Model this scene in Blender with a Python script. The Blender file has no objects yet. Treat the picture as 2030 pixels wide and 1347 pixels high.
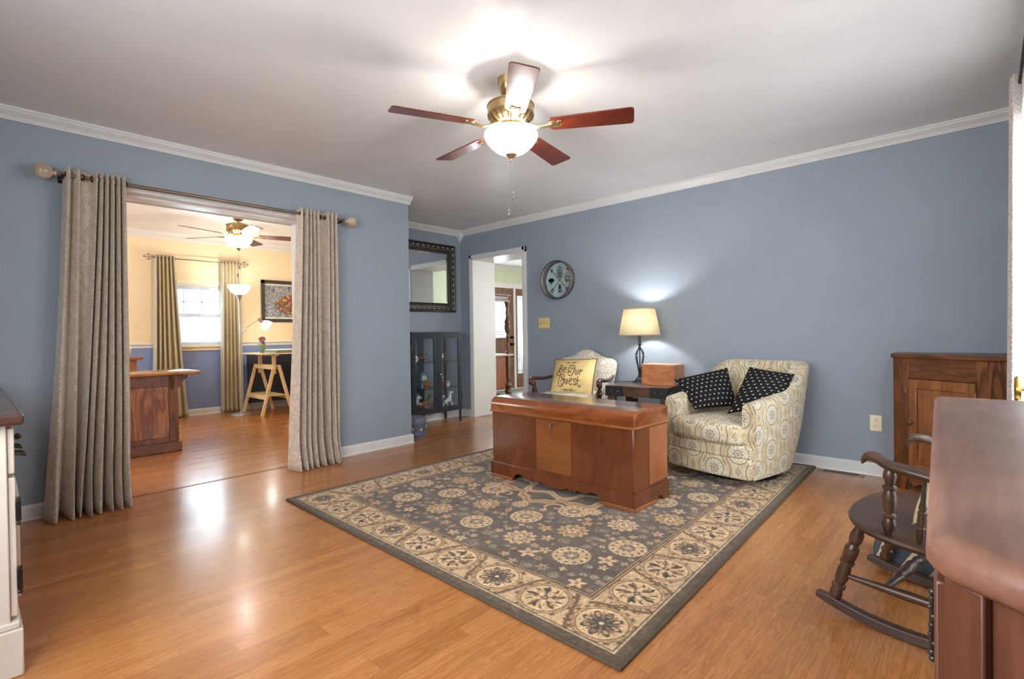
import bpy, math, random
import numpy as np
from math import sin, cos, pi, radians, hypot
from mathutils import Vector, Matrix
random.seed(7)
S = bpy.context.scene
COL = S.collection

# ------------------------------------------------------------ camera, world, window light, exposure
def cam_axes(yaw, pitch, roll):
    cy, sy = cos(yaw), sin(yaw)
    r = Vector((cy, sy, 0)); f = Vector((-sy*cos(pitch), cy*cos(pitch), sin(pitch))); u = r.cross(f)
    return r*cos(roll)+u*sin(roll), u*cos(roll)-r*sin(roll), f
CR, CU, CF = cam_axes(radians(42.9064), radians(-0.5820), radians(-0.8372))
cam = bpy.data.cameras.new('camera'); camo = bpy.data.objects.new('camera', cam); COL.objects.link(camo)
cam.sensor_fit = 'HORIZONTAL'; cam.sensor_width = 36; cam.lens = 1011.752/2030*36; cam.clip_start = 0.02
m = Matrix.Identity(4)
for i in range(3):
    m[i][0], m[i][1], m[i][2] = CR[i], CU[i], -CF[i]
m[2][3] = 1.062
camo.matrix_world = m
S.camera = camo
S.view_settings.view_transform = 'Standard'; S.view_settings.look = 'None'
S.view_settings.gamma = 1.0; S.view_settings.use_curve_mapping = False
S.view_settings.exposure = 0.30

w = bpy.data.worlds.new('world'); S.world = w; w.use_nodes = True
bg = w.node_tree.nodes['Background']; bg.inputs[0].default_value = (0.93, 0.97, 1.0, 1); bg.inputs[1].default_value = 1.6

def area(name, loc, direction, sx, sy, watts, color=(1, 1, 1), spread=180):
    l = bpy.data.lights.new(name, 'AREA'); l.shape = 'RECTANGLE'; l.size = sx; l.size_y = sy; l.energy = watts; l.color = color; l.spread = radians(spread)
    o = bpy.data.objects.new(name, l); COL.objects.link(o); o.location = loc
    o.rotation_euler = Vector(direction).to_track_quat('-Z', 'Y').to_euler()
    return o
DAY = (0.96, 0.98, 1.0)
area('added_daylight_behind', (-1.30, -0.62, 1.40), (-0.35, 1, -0.30), 2.0, 1.25, 74, (1, 0.985, 0.97), 165)  # added daylight source outside the unseen window behind the camera
area('daylight_right', (0.44, 2.75, 1.15), (-1, 0.12, -0.30), 1.5, 1.9, 80, (1, 0.99, 0.965), 125)
area('daylight_den', (-9.6, 2.21, 2.0), (1, 0, -0.15), 4.2, 3.0, 540, (0.95, 0.98, 1.0))
area('added_den_fill', (-6.2, -1.15, 1.5), (0, 1, 0), 1.6, 1.2, 60, (1, 0.97, 0.92))  # added fill light inside the den, in front of an invented unseen window
area('daylight_hall', (-6.95, 6.95, 1.35), (1, 0, 0), 1.1, 1.4, 150, DAY)
area('daylight_hall_side', (-3.1, 8.10, 1.55), (-0.45, -1, -0.1), 1.6, 1.2, 80, (1, 0.99, 0.95))

# ------------------------------------------------------------ colour and materials
def lin(c):
    return tuple((v/12.92 if v <= 0.04045 else ((v+0.055)/1.055)**2.4) for v in [x/255 for x in c])
def rgba(c): return (*lin(c), 1)
MATS = {}
def newmat(name):
    m = bpy.data.materials.new(name); m.use_nodes = True
    return m, m.node_tree, m.node_tree.nodes['Principled BSDF']
class X:
    """a tiny node-maths expression"""
    nt = None
    def __init__(s, v): s.v = v
    @staticmethod
    def op(o, *a):
        n = X.nt.nodes.new('ShaderNodeMath'); n.operation = o
        for i, q in enumerate(a):
            q = q.v if isinstance(q, X) else q
            if isinstance(q, (int, float)): n.inputs[i].default_value = q
            else: X.nt.links.new(q, n.inputs[i])
        return X(n.outputs[0])
    def __add__(s, o): return X.op('ADD', s, o)
    __radd__ = __add__
    def __sub__(s, o): return X.op('SUBTRACT', s, o)
    def __rsub__(s, o): return X.op('SUBTRACT', o, s)
    def __mul__(s, o): return X.op('MULTIPLY', s, o)
    __rmul__ = __mul__
    def __truediv__(s, o): return X.op('DIVIDE', s, o)
    def __lt__(s, o): return X.op('LESS_THAN', s, o)
    def __gt__(s, o): return X.op('GREATER_THAN', s, o)
def xf(o):
    return lambda *a: X.op(o, *a)
xfloor, xfract, xabs, xsin, xcos, xmin, xmax, xatan2, xmod, xsqrt = [xf(o) for o in ('FLOOR', 'FRACT', 'ABSOLUTE', 'SINE', 'COSINE', 'MINIMUM', 'MAXIMUM', 'ARCTAN2', 'FLOORED_MODULO', 'SQRT')]
def coords(nt, kind='Object'):
    X.nt = nt
    t = nt.nodes.new('ShaderNodeTexCoord')
    s = nt.nodes.new('ShaderNodeSeparateXYZ'); nt.links.new(t.outputs[kind], s.inputs[0])
    return X(s.outputs[0]), X(s.outputs[1]), X(s.outputs[2])
def vec(a, b, c=0.0):
    n = X.nt.nodes.new('ShaderNodeCombineXYZ')
    for i, q in enumerate((a, b, c)):
        q = q.v if isinstance(q, X) else q
        if isinstance(q, (int, float)): n.inputs[i].default_value = q
        else: X.nt.links.new(q, n.inputs[i])
    return n.outputs[0]
def noise(v, scale=5, detail=3, rough=0.5, dist=0.0):
    n = X.nt.nodes.new('ShaderNodeTexNoise'); n.inputs['Scale'].default_value = scale; n.inputs['Detail'].default_value = detail
    n.inputs['Roughness'].default_value = rough; n.inputs['Distortion'].default_value = dist
    X.nt.links.new(v, n.inputs['Vector'])
    return X(n.outputs['Fac'])
def white(v):
    n = X.nt.nodes.new('ShaderNodeTexWhiteNoise'); X.nt.links.new(v, n.inputs['Vector']); return X(n.outputs['Value'])
def ramp(fac, stops):
    n = X.nt.nodes.new('ShaderNodeValToRGB'); e = n.color_ramp.elements
    while len(e) < len(stops): e.new(0.5)
    for el, (p, c) in zip(e, stops): el.position = p; el.color = rgba(c)
    X.nt.links.new(fac.v, n.inputs[0]); return n.outputs[0]
def mixc(fac, a, b, mode='MIX'):
    n = X.nt.nodes.new('ShaderNodeMix'); n.data_type = 'RGBA'; n.blend_type = mode
    for i, q in ((0, fac), (6, a), (7, b)):
        q = q.v if isinstance(q, X) else q
        if isinstance(q, (int, float)): n.inputs[i].default_value = q
        elif isinstance(q, tuple): n.inputs[i].default_value = rgba(q)
        else: X.nt.links.new(q, n.inputs[i])
    return n.outputs[2]
def bump(nt, b, h, strength=0.2, dist=0.01):
    n = nt.nodes.new('ShaderNodeBump'); n.inputs['Strength'].default_value = strength; n.inputs['Distance'].default_value = dist
    nt.links.new(h.v, n.inputs['Height']); nt.links.new(n.outputs[0], b.inputs['Normal'])
def plain(name, c, rough=0.5, metal=0.0, var=0.06, scale=8, coat=0.0, bmp=0.0, bscale=200, spec=0.5):
    if name in MATS: return MATS[name]
    m, nt, b = newmat(name); x, y, z = coords(nt)
    v = vec(x, y, z)
    d = tuple(max(0, q*(1-var)) for q in c); l = tuple(min(255, q*(1+var)) for q in c)
    nt.links.new(ramp(noise(v, scale, 3), [(0.3, d), (0.7, l)]), b.inputs['Base Color'])
    b.inputs['Roughness'].default_value = rough; b.inputs['Metallic'].default_value = metal
    b.inputs['Coat Weight'].default_value = coat; b.inputs['Specular IOR Level'].default_value = spec
    if bmp: bump(nt, b, noise(v, bscale, 2), bmp, 0.002)
    MATS[name] = m; return m
def wood(name, dark, mid, light, axis='x', rough=0.35, coat=0.2, fine=1.0, wave=0.5, spec=0.5):
    if name in MATS: return MATS[name]
    m, nt, b = newmat(name); x, y, z = coords(nt)
    a, p, q = {'x': (x, y, z), 'y': (y, x, z), 'z': (z, x, y)}[axis]
    w1 = noise(vec(a*0.9, p*5*fine, q*5*fine), 1.6, 3, 0.55, 0.7)
    rings = xsin(w1*38)*0.5+0.5
    grain = noise(vec(a*6, p*170*fine, q*170*fine), 1.0, 3, 0.6)
    f = rings*(0.34*wave)+grain*0.42+w1*0.55-0.17*wave
    nt.links.new(ramp(f, [(0.18, dark), (0.5, mid), (0.82, light)]), b.inputs['Base Color'])
    b.inputs['Roughness'].default_value = rough; b.inputs['Coat Weight'].default_value = coat; b.inputs['Coat Roughness'].default_value = 0.15
    b.inputs['Specular IOR Level'].default_value = spec
    bump(nt, b, grain, 0.05, 0.001)
    MATS[name] = m; return m
def glowing(name, c, strength, through=0.0):
    if name in MATS: return MATS[name]
    m, nt, b = newmat(name); nt.nodes.remove(b); out = nt.nodes['Material Output']
    e = nt.nodes.new('ShaderNodeEmission'); e.inputs[0].default_value = rgba(c); e.inputs[1].default_value = strength
    if through:
        t = nt.nodes.new('ShaderNodeBsdfTransparent'); t.inputs[0].default_value = (through, through, through, 1)
        a = nt.nodes.new('ShaderNodeAddShader'); nt.links.new(e.outputs[0], a.inputs[0]); nt.links.new(t.outputs[0], a.inputs[1]); nt.links.new(a.outputs[0], out.inputs[0])
    else: nt.links.new(e.outputs[0], out.inputs[0])
    MATS[name] = m; return m
def pane(name, c=(235, 245, 250), gloss=0.06):
    if name in MATS: return MATS[name]
    m, nt, b = newmat(name); nt.nodes.remove(b); out = nt.nodes['Material Output']
    t = nt.nodes.new('ShaderNodeBsdfTransparent'); t.inputs[0].default_value = rgba(c)
    g = nt.nodes.new('ShaderNodeBsdfGlossy'); g.inputs['Roughness'].default_value = 0.02
    x = nt.nodes.new('ShaderNodeMixShader'); x.inputs[0].default_value = gloss
    nt.links.new(t.outputs[0], x.inputs[1]); nt.links.new(g.outputs[0], x.inputs[2]); nt.links.new(x.outputs[0], out.inputs[0])
    MATS[name] = m; return m
def sheer(name, c, trans=0.5, alpha=0.15):
    if name in MATS: return MATS[name]
    m, nt, b = newmat(name); nt.nodes.remove(b); out = nt.nodes['Material Output']
    d = nt.nodes.new('ShaderNodeBsdfDiffuse'); d.inputs[0].default_value = rgba(c)
    t = nt.nodes.new('ShaderNodeBsdfTranslucent'); t.inputs[0].default_value = rgba(c)
    x = nt.nodes.new('ShaderNodeMixShader'); x.inputs[0].default_value = trans
    nt.links.new(d.outputs[0], x.inputs[1]); nt.links.new(t.outputs[0], x.inputs[2])
    if alpha:
        a = nt.nodes.new('ShaderNodeBsdfTransparent'); y = nt.nodes.new('ShaderNodeMixShader'); y.inputs[0].default_value = alpha
        nt.links.new(x.outputs[0], y.inputs[1]); nt.links.new(a.outputs[0], y.inputs[2]); x = y
    nt.links.new(x.outputs[0], out.inputs[0])
    MATS[name] = m; return m

# ------------------------------------------------------------ mesh building
class MB:
    def __init__(s): s.v = []; s.f = []; s.uv = {}
    def add(s, vs, fs, uvs=None):
        n = len(s.v); s.v += [tuple(p) for p in vs]; s.f += [tuple(i+n for i in f) for f in fs]
        if uvs:
            for i, t in enumerate(uvs): s.uv[n+i] = t
        return s
    def box(s, x0, y0, z0, x1, y1, z1):
        x0, x1 = min(x0, x1), max(x0, x1); y0, y1 = min(y0, y1), max(y0, y1); z0, z1 = min(z0, z1), max(z0, z1)
        return s.add([(x0, y0, z0), (x1, y0, z0), (x1, y1, z0), (x0, y1, z0), (x0, y0, z1), (x1, y0, z1), (x1, y1, z1), (x0, y1, z1)],
                     [(0, 3, 2, 1), (4, 5, 6, 7), (0, 1, 5, 4), (1, 2, 6, 5), (2, 3, 7, 6), (3, 0, 4, 7)])
    def beam(s, p0, p1, wx, wz, up=(0, 0, 1)):
        """rectangular bar from p0 to p1"""
        p0, p1 = Vector(p0), Vector(p1); d = (p1-p0).normalized(); a = d.cross(Vector(up))
        if a.length < 1e-4: a = d.cross(Vector((1, 0, 0)))
        a.normalize(); b = a.cross(d).normalized(); vs = []
        for p in (p0, p1):
            for sa, sb in ((-1, -1), (1, -1), (1, 1), (-1, 1)): vs.append(p+a*(sa*wx/2)+b*(sb*wz/2))
        return s.add(vs, [(3, 2, 1, 0), (4, 5, 6, 7), (0, 1, 5, 4), (1, 2, 6, 5), (2, 3, 7, 6), (3, 0, 4, 7)])
    def turned(s, p0, p1, prof, n=16):
        """lathe along p0->p1, prof = [(t, radius)]"""
        p0, p1 = Vector(p0), Vector(p1); d = p1-p0; L = d.length; d.normalize()
        a = d.cross(Vector((0, 0, 1)))
        if a.length < 1e-4: a = Vector((1, 0, 0))
        a.normalize(); b = d.cross(a); vs = []; fs = []
        for t, r in prof:
            for k in range(n):
                q = 2*pi*k/n; vs.append(p0+d*(t*L)+(a*cos(q)+b*sin(q))*max(r, 1e-5))
        for i in range(len(prof)-1):
            for k in range(n):
                k2 = (k+1) % n; fs.append((i*n+k, i*n+k2, (i+1)*n+k2, (i+1)*n+k))
        if prof[0][1] > 1e-4: fs.append(tuple(range(n-1, -1, -1)))
        if prof[-1][1] > 1e-4: fs.append(tuple((len(prof)-1)*n+k for k in range(n)))
        return s.add(vs, fs)
    def lathe(s, c, prof, n=24, cap=True):
        """prof = [(z, r)] around a vertical axis at c"""
        c = Vector(c); z0 = prof[0][0]; z1 = prof[-1][0]
        vs = []; fs = []
        for z, r in prof:
            for k in range(n):
                q = 2*pi*k/n; vs.append((c.x+r*cos(q), c.y+r*sin(q), c.z+z))
        for i in range(len(prof)-1):
            for k in range(n):
                k2 = (k+1) % n; fs.append((i*n+k, i*n+k2, (i+1)*n+k2, (i+1)*n+k))
        if cap and prof[0][1] > 1e-4: fs.append(tuple(range(n-1, -1, -1)))
        if cap and prof[-1][1] > 1e-4: fs.append(tuple((len(prof)-1)*n+k for k in range(n)))
        return s.add(vs, fs)
    def cyl(s, p0, p1, r, n=16, r1=None): return s.turned(p0, p1, [(0, r), (1, r if r1 is None else r1)], n)
    def ball(s, c, r, n=14, sz=1.0):
        return s.lathe(c, [(-r*sz*cos(pi*k/n), r*sin(pi*k/n)) for k in range(n+1)], n*2)
    def tube(s, pts, r, n=8, closed=False, flat=1.0, up=(0, 0, 1)):
        pts = [Vector(p) for p in pts]; N = len(pts); rs = r if isinstance(r, (list, tuple)) else [r]*N; vs = []; fs = []
        for i, p in enumerate(pts):
            if closed: t = pts[(i+1) % N]-pts[i-1]
            else: t = pts[min(i+1, N-1)]-pts[max(i-1, 0)]
            t.normalize(); a = t.cross(Vector(up))
            if a.length < 1e-3: a = t.cross(Vector((1, 0, 0)))
            a.normalize(); b = a.cross(t).normalized()
            for k in range(n):
                q = 2*pi*k/n; vs.append(p+a*(cos(q)*rs[i])+b*(sin(q)*rs[i]*flat))
        M = N if closed else N-1
        for i in range(M):
            j = (i+1) % N
            for k in range(n):
                k2 = (k+1) % n; fs.append((i*n+k, i*n+k2, j*n+k2, j*n+k))
        if not closed: fs += [tuple(range(n-1, -1, -1)), tuple((N-1)*n+k for k in range(n))]
        return s.add(vs, fs)
    def prism(s, poly, fn, a, b):
        """poly = 2D points, fn(u, v, w) -> 3D, w from a to b"""
        n = len(poly); vs = [fn(u, v, a) for u, v in poly]+[fn(u, v, b) for u, v in poly]
        fs = [tuple(range(n-1, -1, -1)), tuple(range(n, 2*n))]+[(i, (i+1) % n, n+(i+1) % n, n+i) for i in range(n)]
        return s.add(vs, fs)
    def grid(s, P, uv=None):
        a, b = len(P), len(P[0]); vs = [p for r in P for p in r]
        fs = [(i*b+j, i*b+j+1, (i+1)*b+j+1, (i+1)*b+j) for i in range(a-1) for j in range(b-1)]
        return s.add(vs, fs, [t for r in uv for t in r] if uv else None)
    def rbox(s, c, half, r, m=3, k=2, shape=None):
        """box with rounded edges; shape(p)->p moves each point (in local half coordinates)"""
        def axis(h):
            L = [-h+r*(i/m) for i in range(m+1)]; inner = [(-h+r)+(2*h-2*r)*(i/k) for i in range(1, k)]
            return L+inner+[h-r+r*(i/m) for i in range(m+1)]
        ax = [axis(h) for h in half]; idx = {}; vs = []; fs = []
        def vid(p):
            key = tuple(round(q, 6) for q in p)
            if key not in idx:
                inner = [max(-(h-r), min(h-r, q)) for q, h in zip(p, half)]; d = Vector([q-i for q, i in zip(p, inner)])
                o = Vector(inner)+(d.normalized()*r if d.length > 1e-9 else d)
                if shape: o = Vector(shape(o))
                idx[key] = len(vs); vs.append(o+Vector(c))
            return idx[key]
        for d in range(3):
            e, f = (d+1) % 3, (d+2) % 3
            for sgn in (-1, 1):
                for i in range(len(ax[e])-1):
                    for j in range(len(ax[f])-1):
                        q = []
                        for ii, jj in ((i, j), (i+1, j), (i+1, j+1), (i, j+1)):
                            p = [0, 0, 0]; p[d] = sgn*half[d]; p[e] = ax[e][ii]; p[f] = ax[f][jj]; q.append(vid(p))
                        if len(set(q)) >= 3: fs.append(tuple(q if sgn > 0 else q[::-1]))
        return s.add(vs, fs)
    def build(s, name, mat, parent=None, off=None, smooth=35, bevel=0, seg=2, cube=None, solid=0, sub=0, tf=None):
        vs = s.v
        if tf: vs = [tuple(tf @ Vector(p)) for p in vs]
        if off is not None: vs = [(p[0]-off[0], p[1]-off[1], p[2]-off[2]) for p in vs]
        me = bpy.data.meshes.new(name); me.from_pydata(vs, [], s.f)
        if s.uv or cube:
            ul = me.uv_layers.new(name='UVMap'); flat = np.zeros(len(me.loops)*2)
            for p in me.polygons:
                n = p.normal; d = max(range(3), key=lambda i: abs(n[i]))
                for li in p.loop_indices:
                    vi = me.loops[li].vertex_index
                    if vi in s.uv: t = s.uv[vi]
                    else:
                        c = vs[vi]; t = {0: (c[1], c[2]), 1: (c[0], c[2]), 2: (c[0], c[1])}[d]
                    flat[li*2], flat[li*2+1] = t[0], t[1]
            ul.data.foreach_set('uv', flat)
        me.materials.append(mat)
        if smooth:
            me.polygons.foreach_set('use_smooth', [True]*len(me.polygons))
            me.set_sharp_from_angle(angle=radians(smooth))
        o = bpy.data.objects.new(name, me); COL.objects.link(o)
        if parent: o.parent = parent
        elif off is not None: o.location = off
        if solid:
            k = o.modifiers.new('solid', 'SOLIDIFY'); k.thickness = solid; k.offset = 0
        if sub:
            k = o.modifiers.new('sub', 'SUBSURF'); k.levels = sub; k.render_levels = sub
        if bevel:
            k = o.modifiers.new('bevel', 'BEVEL'); k.width = bevel; k.segments = seg; k.limit_method = 'ANGLE'; k.angle_limit = radians(40)
        return o
def tag(o, label, cat, group=None, kind=None):
    o['label'] = label; o['category'] = cat
    if group: o['group'] = group
    if kind: o['kind'] = kind
    return o
def thing(name, label, cat, loc=(0, 0, 0), rot=0.0, group=None):
    o = bpy.data.objects.new(name, None); COL.objects.link(o); o.location = loc; o.rotation_euler = (0, 0, rot)
    o.empty_display_size = 0.05
    return tag(o, label, cat, group)
def struct(o, label, cat): return tag(o, label, cat, kind='structure')
def dup(o, loc, rot=None, label=None):
    """copy a thing with copies of its parts and sub-parts"""
    r = o.copy(); COL.objects.link(r); r.location = loc
    if rot is not None: r.rotation_euler = (0, 0, rot)
    if label: r['label'] = label
    for ch in list(o.children):
        c = ch.copy(); COL.objects.link(c); c.parent = r
        for g in list(ch.children):
            d = g.copy(); COL.objects.link(d); d.parent = c
    return r
def bulb(parent, loc, watts, color, radius=0.03, name='bulb_light'):
    l = bpy.data.lights.new(name, 'POINT'); l.energy = watts; l.color = color; l.shadow_soft_size = radius
    o = bpy.data.objects.new(name, l); COL.objects.link(o); o.location = loc; o.parent = parent
    return o
def catmull(pts, n=6, closed=False):
    pts = [Vector(p) for p in pts]; N = len(pts); out = []
    for i in range(N if closed else N-1):
        if closed: a, b, c, d = pts[i-1], pts[i], pts[(i+1) % N], pts[(i+2) % N]
        else: a, b, c, d = pts[max(i-1, 0)], pts[i], pts[i+1], pts[min(i+2, N-1)]
        for k in range(n):
            t = k/n
            out.append(0.5*((2*b)+(c-a)*t+(2*a-5*b+4*c-d)*t*t+(3*b-a-3*c+d)*t**3))
    if not closed: out.append(pts[-1])
    return out

# ------------------------------------------------------------ the setting
XL, XO, XN, YB, YH, XR, YF, H = -4.18, -4.45, -5.085, 4.493, 4.865, 0.24, -0.50, 2.425
XD, DH, XH, HH = -8.07, 2.50, -6.70, 2.35
DY0, DY1 = -1.3, 4.05          # den
HX1, HY1 = -2.4, 8.2           # hall

def paint(name, c, rough=0.6, bmp=0.06):
    return plain(name, c, rough, 0, 0.012, 3, 0, bmp, 260, 0.35)
M_blue = paint('blue grey wall paint', (148, 157, 167))
M_ceil = paint('white ceiling paint', (226, 223, 221), 0.40, 0.05)
M_white = plain('white trim paint', (222, 220, 217), 0.35, 0, 0.015, 3)
M_cream = paint('cream wall paint', (238, 218, 182))
M_denblue = paint('violet blue wall paint', (130, 148, 192))
M_green = paint('pale green wall paint', (204, 210, 184))

def floor_mat(name, cols, sw=0.064, lng=0.75, rough=0.25):
    m, nt, b = newmat(name); x, y, z = coords(nt)
    row = xfloor(x/sw); rr = white(vec(row, 3.3)); py = y/lng+rr*7.0; pl = xfloor(py)
    tone = white(vec(row, pl, 1.7)); ox = tone*9.0
    g1 = noise(vec(x*26+ox, y*1.7+ox*3.0), 1.6, 3, 0.55, 0.9)
    rings = xsin(g1*46)*0.5+0.5
    g2 = noise(vec(x*300, y*7+ox), 1.0, 2, 0.6)
    f = tone*0.20+rings*0.22+g2*0.30+g1*0.34-0.06
    c = ramp(f, [(0.15, cols[0]), (0.5, cols[1]), (0.85, cols[2])])
    fx = xfract(x/sw); e = xmin(fx, 1-fx)*sw; fy = xfract(py); e2 = xmin(fy, 1-fy)*lng
    gap = xmax(xmax(e < 0.0009, e2 < 0.0010), 0)*0.35
    c = mixc(gap, c, tuple(q*0.6 for q in cols[0]))
    nt.links.new(c, b.inputs['Base Color'])
    rn = noise(vec(x*2, y*2), 2, 3)
    rv = rn*0.10+(rough-0.05)
    nt.links.new(rv.v, b.inputs['Roughness']); b.inputs['Coat Weight'].default_value = 0.18; b.inputs['Coat Roughness'].default_value = 0.14
    bump(nt, b, g2, 0.04, 0.0006)
    return m
M_floor = floor_mat('honey oak laminate', ((142, 87, 42), (178, 115, 61), (202, 140, 82)))
M_hallfloor = floor_mat('red brown hall floor', ((104, 62, 46), (138, 86, 66), (160, 108, 86)))

AX, AY = 1.40, 0.42     # a shallow entry recess where the photographer stands
b = MB(); b.box(-8.35, DY0-0.1, -0.06, 0.45, YB+0.035, 0.0); b.box(0.45, YF-0.1, -0.06, AX+0.1, AY+0.1, 0.0)
struct(b.build('floor', M_floor), 'honey coloured oak laminate floor running through both rooms', 'floor')
b = MB(); b.box(XH-0.25, YB+0.035, -0.06, HX1+0.1, HY1+0.1, -0.002)
struct(b.build('floor_hall', M_hallfloor), 'dark reddish wood floor in the entrance hall', 'floor')
b = MB(); b.box(-4.222, 0.55, 0.0, -4.214, 2.05, 0.0022)
struct(b.build('trim_1', plain('dark seam', (70, 48, 32), 0.5)), 'thin dark floor seam in the wide curtained opening', 'trim')

b = MB(); b.box(XN-0.12, YF-0.1, H, XR+0.1, YB+0.01, H+0.08); b.box(XR+0.1, YF-0.1, H, AX+0.1, AY+0.1, H+0.08)
struct(b.build('ceiling', M_ceil), 'white satin ceiling above the living room', 'ceiling')
b = MB(); b.box(XD-0.2, DY0-0.1, DH, XO+0.03, DY1+0.1, DH+0.06)
struct(b.build('ceiling_den', M_ceil), 'white ceiling of the den beyond the curtained opening', 'ceiling')
b = MB(); b.box(XH-0.15, YH-0.01, HH, HX1+0.1, HY1+0.1, HH+0.06)
struct(b.build('ceiling_hall', M_ceil), 'white ceiling of the entrance hall', 'ceiling')

OY0, OY1, OZ = 0.60, 2.00, 2.075
b = MB()
b.box(XO, YF, 0, XL, OY0, H); b.box(XO, OY1, 0, XL, 3.015, H); b.box(XO, OY0, OZ, XL, OY1, H)
struct(b.build('wall_left', M_blue), 'blue grey wall with the wide curtained opening', 'wall')
b = MB(); b.box(XN-0.115, 2.9, 0, XO, 3.015, H+0.05); b.box(XN-0.115, 2.9, 0, XN, YH, H+0.05)
struct(b.build('wall_nook', M_blue), 'blue grey wall of the nook behind the mirror', 'wall')
DX0, DX1, DZ = -4.848, -3.985, 2.03
b = MB()
b.box(XN, YB, 0, DX0, YH, H+0.02); b.box(DX1, YB, 0, XR+0.1, YH, H+0.02); b.box(DX0, YB, DZ, DX1, YH, H+0.02)
struct(b.build('wall_back', M_blue), 'long blue grey back wall behind the armchairs', 'wall')
# right wall: tall window opening at y 2.35..4.0 ; wall behind the camera with a wide window added to carry daylight
WY0, WY1, WZ0, WZ1 = 2.0, 3.5, 0.22, 2.06
b = MB()
b.box(XR, AY, 0, XR+0.14, WY0, H+0.02); b.box(XR+0.14, AY, 0, AX+0.1, AY+0.1, H+0.02); b.box(AX, YF-0.1, 0, AX+0.1, AY, H+0.02); b.box(XR, WY1, 0, XR+0.14, YB+0.1, H+0.02)
b.box(XR, WY0, 0, XR+0.14, WY1, WZ0); b.box(XR, WY0, WZ1, XR+0.14, WY1, H+0.02)
struct(b.build('wall_right', M_blue), 'blue grey right wall with a tall curtained window', 'wall')
b = MB()
b.box(XL-0.3, YF-0.14, 0, -2.27, YF, H+0.02); b.box(-0.31, YF-0.14, 0, AX+0.1, YF, H+0.02)
b.box(-2.27, YF-0.14, 0, -0.31, YF, 0.80); b.box(-2.27, YF-0.14, 2.02, -0.31, YF, H+0.02)
struct(b.build('wall_front', M_blue), 'blue grey wall behind the photographer with an added wide window opening', 'wall')
# den walls
b = MB(); VY0, VY1, VZ0, VZ1 = 1.80, 2.62, 0.962, 1.822
for y0, y1, z0, z1 in ((DY0, VY0, 0.985, DH), (VY1, DY1, 0.985, DH), (VY0, VY1, VZ1, DH), (DY0, DY1, -0.0, 0.90)):
    b.box(XD-0.14, y0, z0, XD, y1, z1)
b.box(XD-0.14, DY0, 0.9, XD, VY0, 0.985); b.box(XD-0.14, VY1, 0.9, XD, DY1, 0.985); b.box(XD-0.14, VY0, 0.9, XD, VY1, VZ0)
b.box(XD-0.14, DY1, 0, XN-0.115, DY1+0.12, DH); b.box(XN-0.23, 2.78, 0, XN-0.115, DY1, DH); b.box(XN-0.23, 2.78, 0, XO, 2.9, DH)
b.box(XO-0.03, DY0, 0, XO, OY0, DH); b.box(XO-0.03, OY1, 0, XO, 2.78, DH); b.box(XO-0.03, OY0, OZ, XO, OY1, DH)
b.box(XD-0.14, DY0-0.12, 0, -7.0, DY0, DH); b.box(-5.4, DY0-0.12, 0, XO, DY0, DH); b.box(-7.0, DY0-0.12, 0, -5.4, DY0, 0.9); b.box(-7.0, DY0-0.12, 2.1, -5.4, DY0, DH)
struct(b.build('wall_den', M_cream), 'cream upper wall of the den around its window', 'wall')
b = MB(); b.box(XD, DY0, 0, XD+0.006, VY0-0.05, 0.96); b.box(XD, VY1+0.05, 0, XD+0.006, DY1, 0.96); b.box(XD, VY0-0.05, 0, XD+0.006, VY1+0.05, 0.905)
struct(b.build('wall_den_lower', M_denblue), 'violet blue lower wall of the den below the chair rail', 'wall')
# hall walls, front door wall with door and sidelight openings
FD0, FD1, FDZ, SL0, SL1 = 6.35, 7.255, 1.955, 7.315, 7.64
b = MB()
b.box(XH-0.14, YH-0.4, 0, XH, FD0, HH); b.box(XH-0.14, SL1, 0, XH, HY1, HH); b.box(XH-0.14, FD0, FDZ, XH, SL1, HH)
b.box(XH, HY1, 0, -4.0, HY1+0.1, HH); b.box(-2.2, HY1, 0, HX1+0.1, HY1+0.1, HH); b.box(-4.0, HY1, 0, HX1, HY1+0.1, 0.9); b.box(-4.0, HY1, 2.1, HX1, HY1+0.1, HH)
b.box(HX1, YH, 0, HX1+0.1, HY1, HH); b.box(XH, YH-0.1, 0, XN-0.115, YH, HH)
struct(b.build('wall_hall', M_green), 'pale green wall above the front door', 'wall')

def run(b, prof, along, a, c, at, sgn, z):
    """extrude a moulding profile [(out, up)] along x or y from a to c; at = wall face, sgn = side it sticks out to"""
    if along == 'y': fn = lambda o, u, t: (at+sgn*o, t, z+u)
    else: fn = lambda o, u, t: (t, at+sgn*o, z+u)
    b.prism(prof, fn, a, c); return b
CROWN = [(0, 0), (0.062, 0), (0.062, -0.012), (0.054, -0.016), (0.052, -0.022), (0.036, -0.036), (0.022, -0.044), (0.018, -0.048), (0.018, -0.053), (0.012, -0.058), (0.012, -0.066), (0, -0.066)]
BASE = [(0, 0), (0.026, 0), (0.024, 0.009), (0.015, 0.016), (0.015, 0.074), (0.009, 0.084), (0, 0.088)]
n_trim = [1]
def trim(b, label, mat=None, name=None, smooth=25):
    n_trim[0] += 1
    o = b.build(name or 'trim_%d' % n_trim[0], mat or M_white, smooth=smooth)
    return struct(o, label, 'trim')
trim(run(MB(), CROWN, 'y', YF, 3.035, XL, 1, H), 'white crown moulding along the left wall')
trim(run(MB(), CROWN, 'y', 3.02, YB-0.05, XN, 1, H), 'white crown moulding inside the nook')
trim(run(MB(), CROWN, 'x', XN+0.05, XR-0.05, YB, -1, H), 'white crown moulding along the long back wall')
trim(run(MB(), CROWN, 'y', AY, YB-0.05, XR, -1, H), 'white crown moulding along the right wall')
trim(run(MB(), CROWN, 'y', DY0, DY1, XD, 1, DH).prism([(0, 0), (0, -0.1), (0.02, -0.1), (0.03, -0.075), (0.02, 0)], lambda o, u, t: (XD+o, t, DH+u), DY0, DY1), 'white crown moulding in the den')
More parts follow.
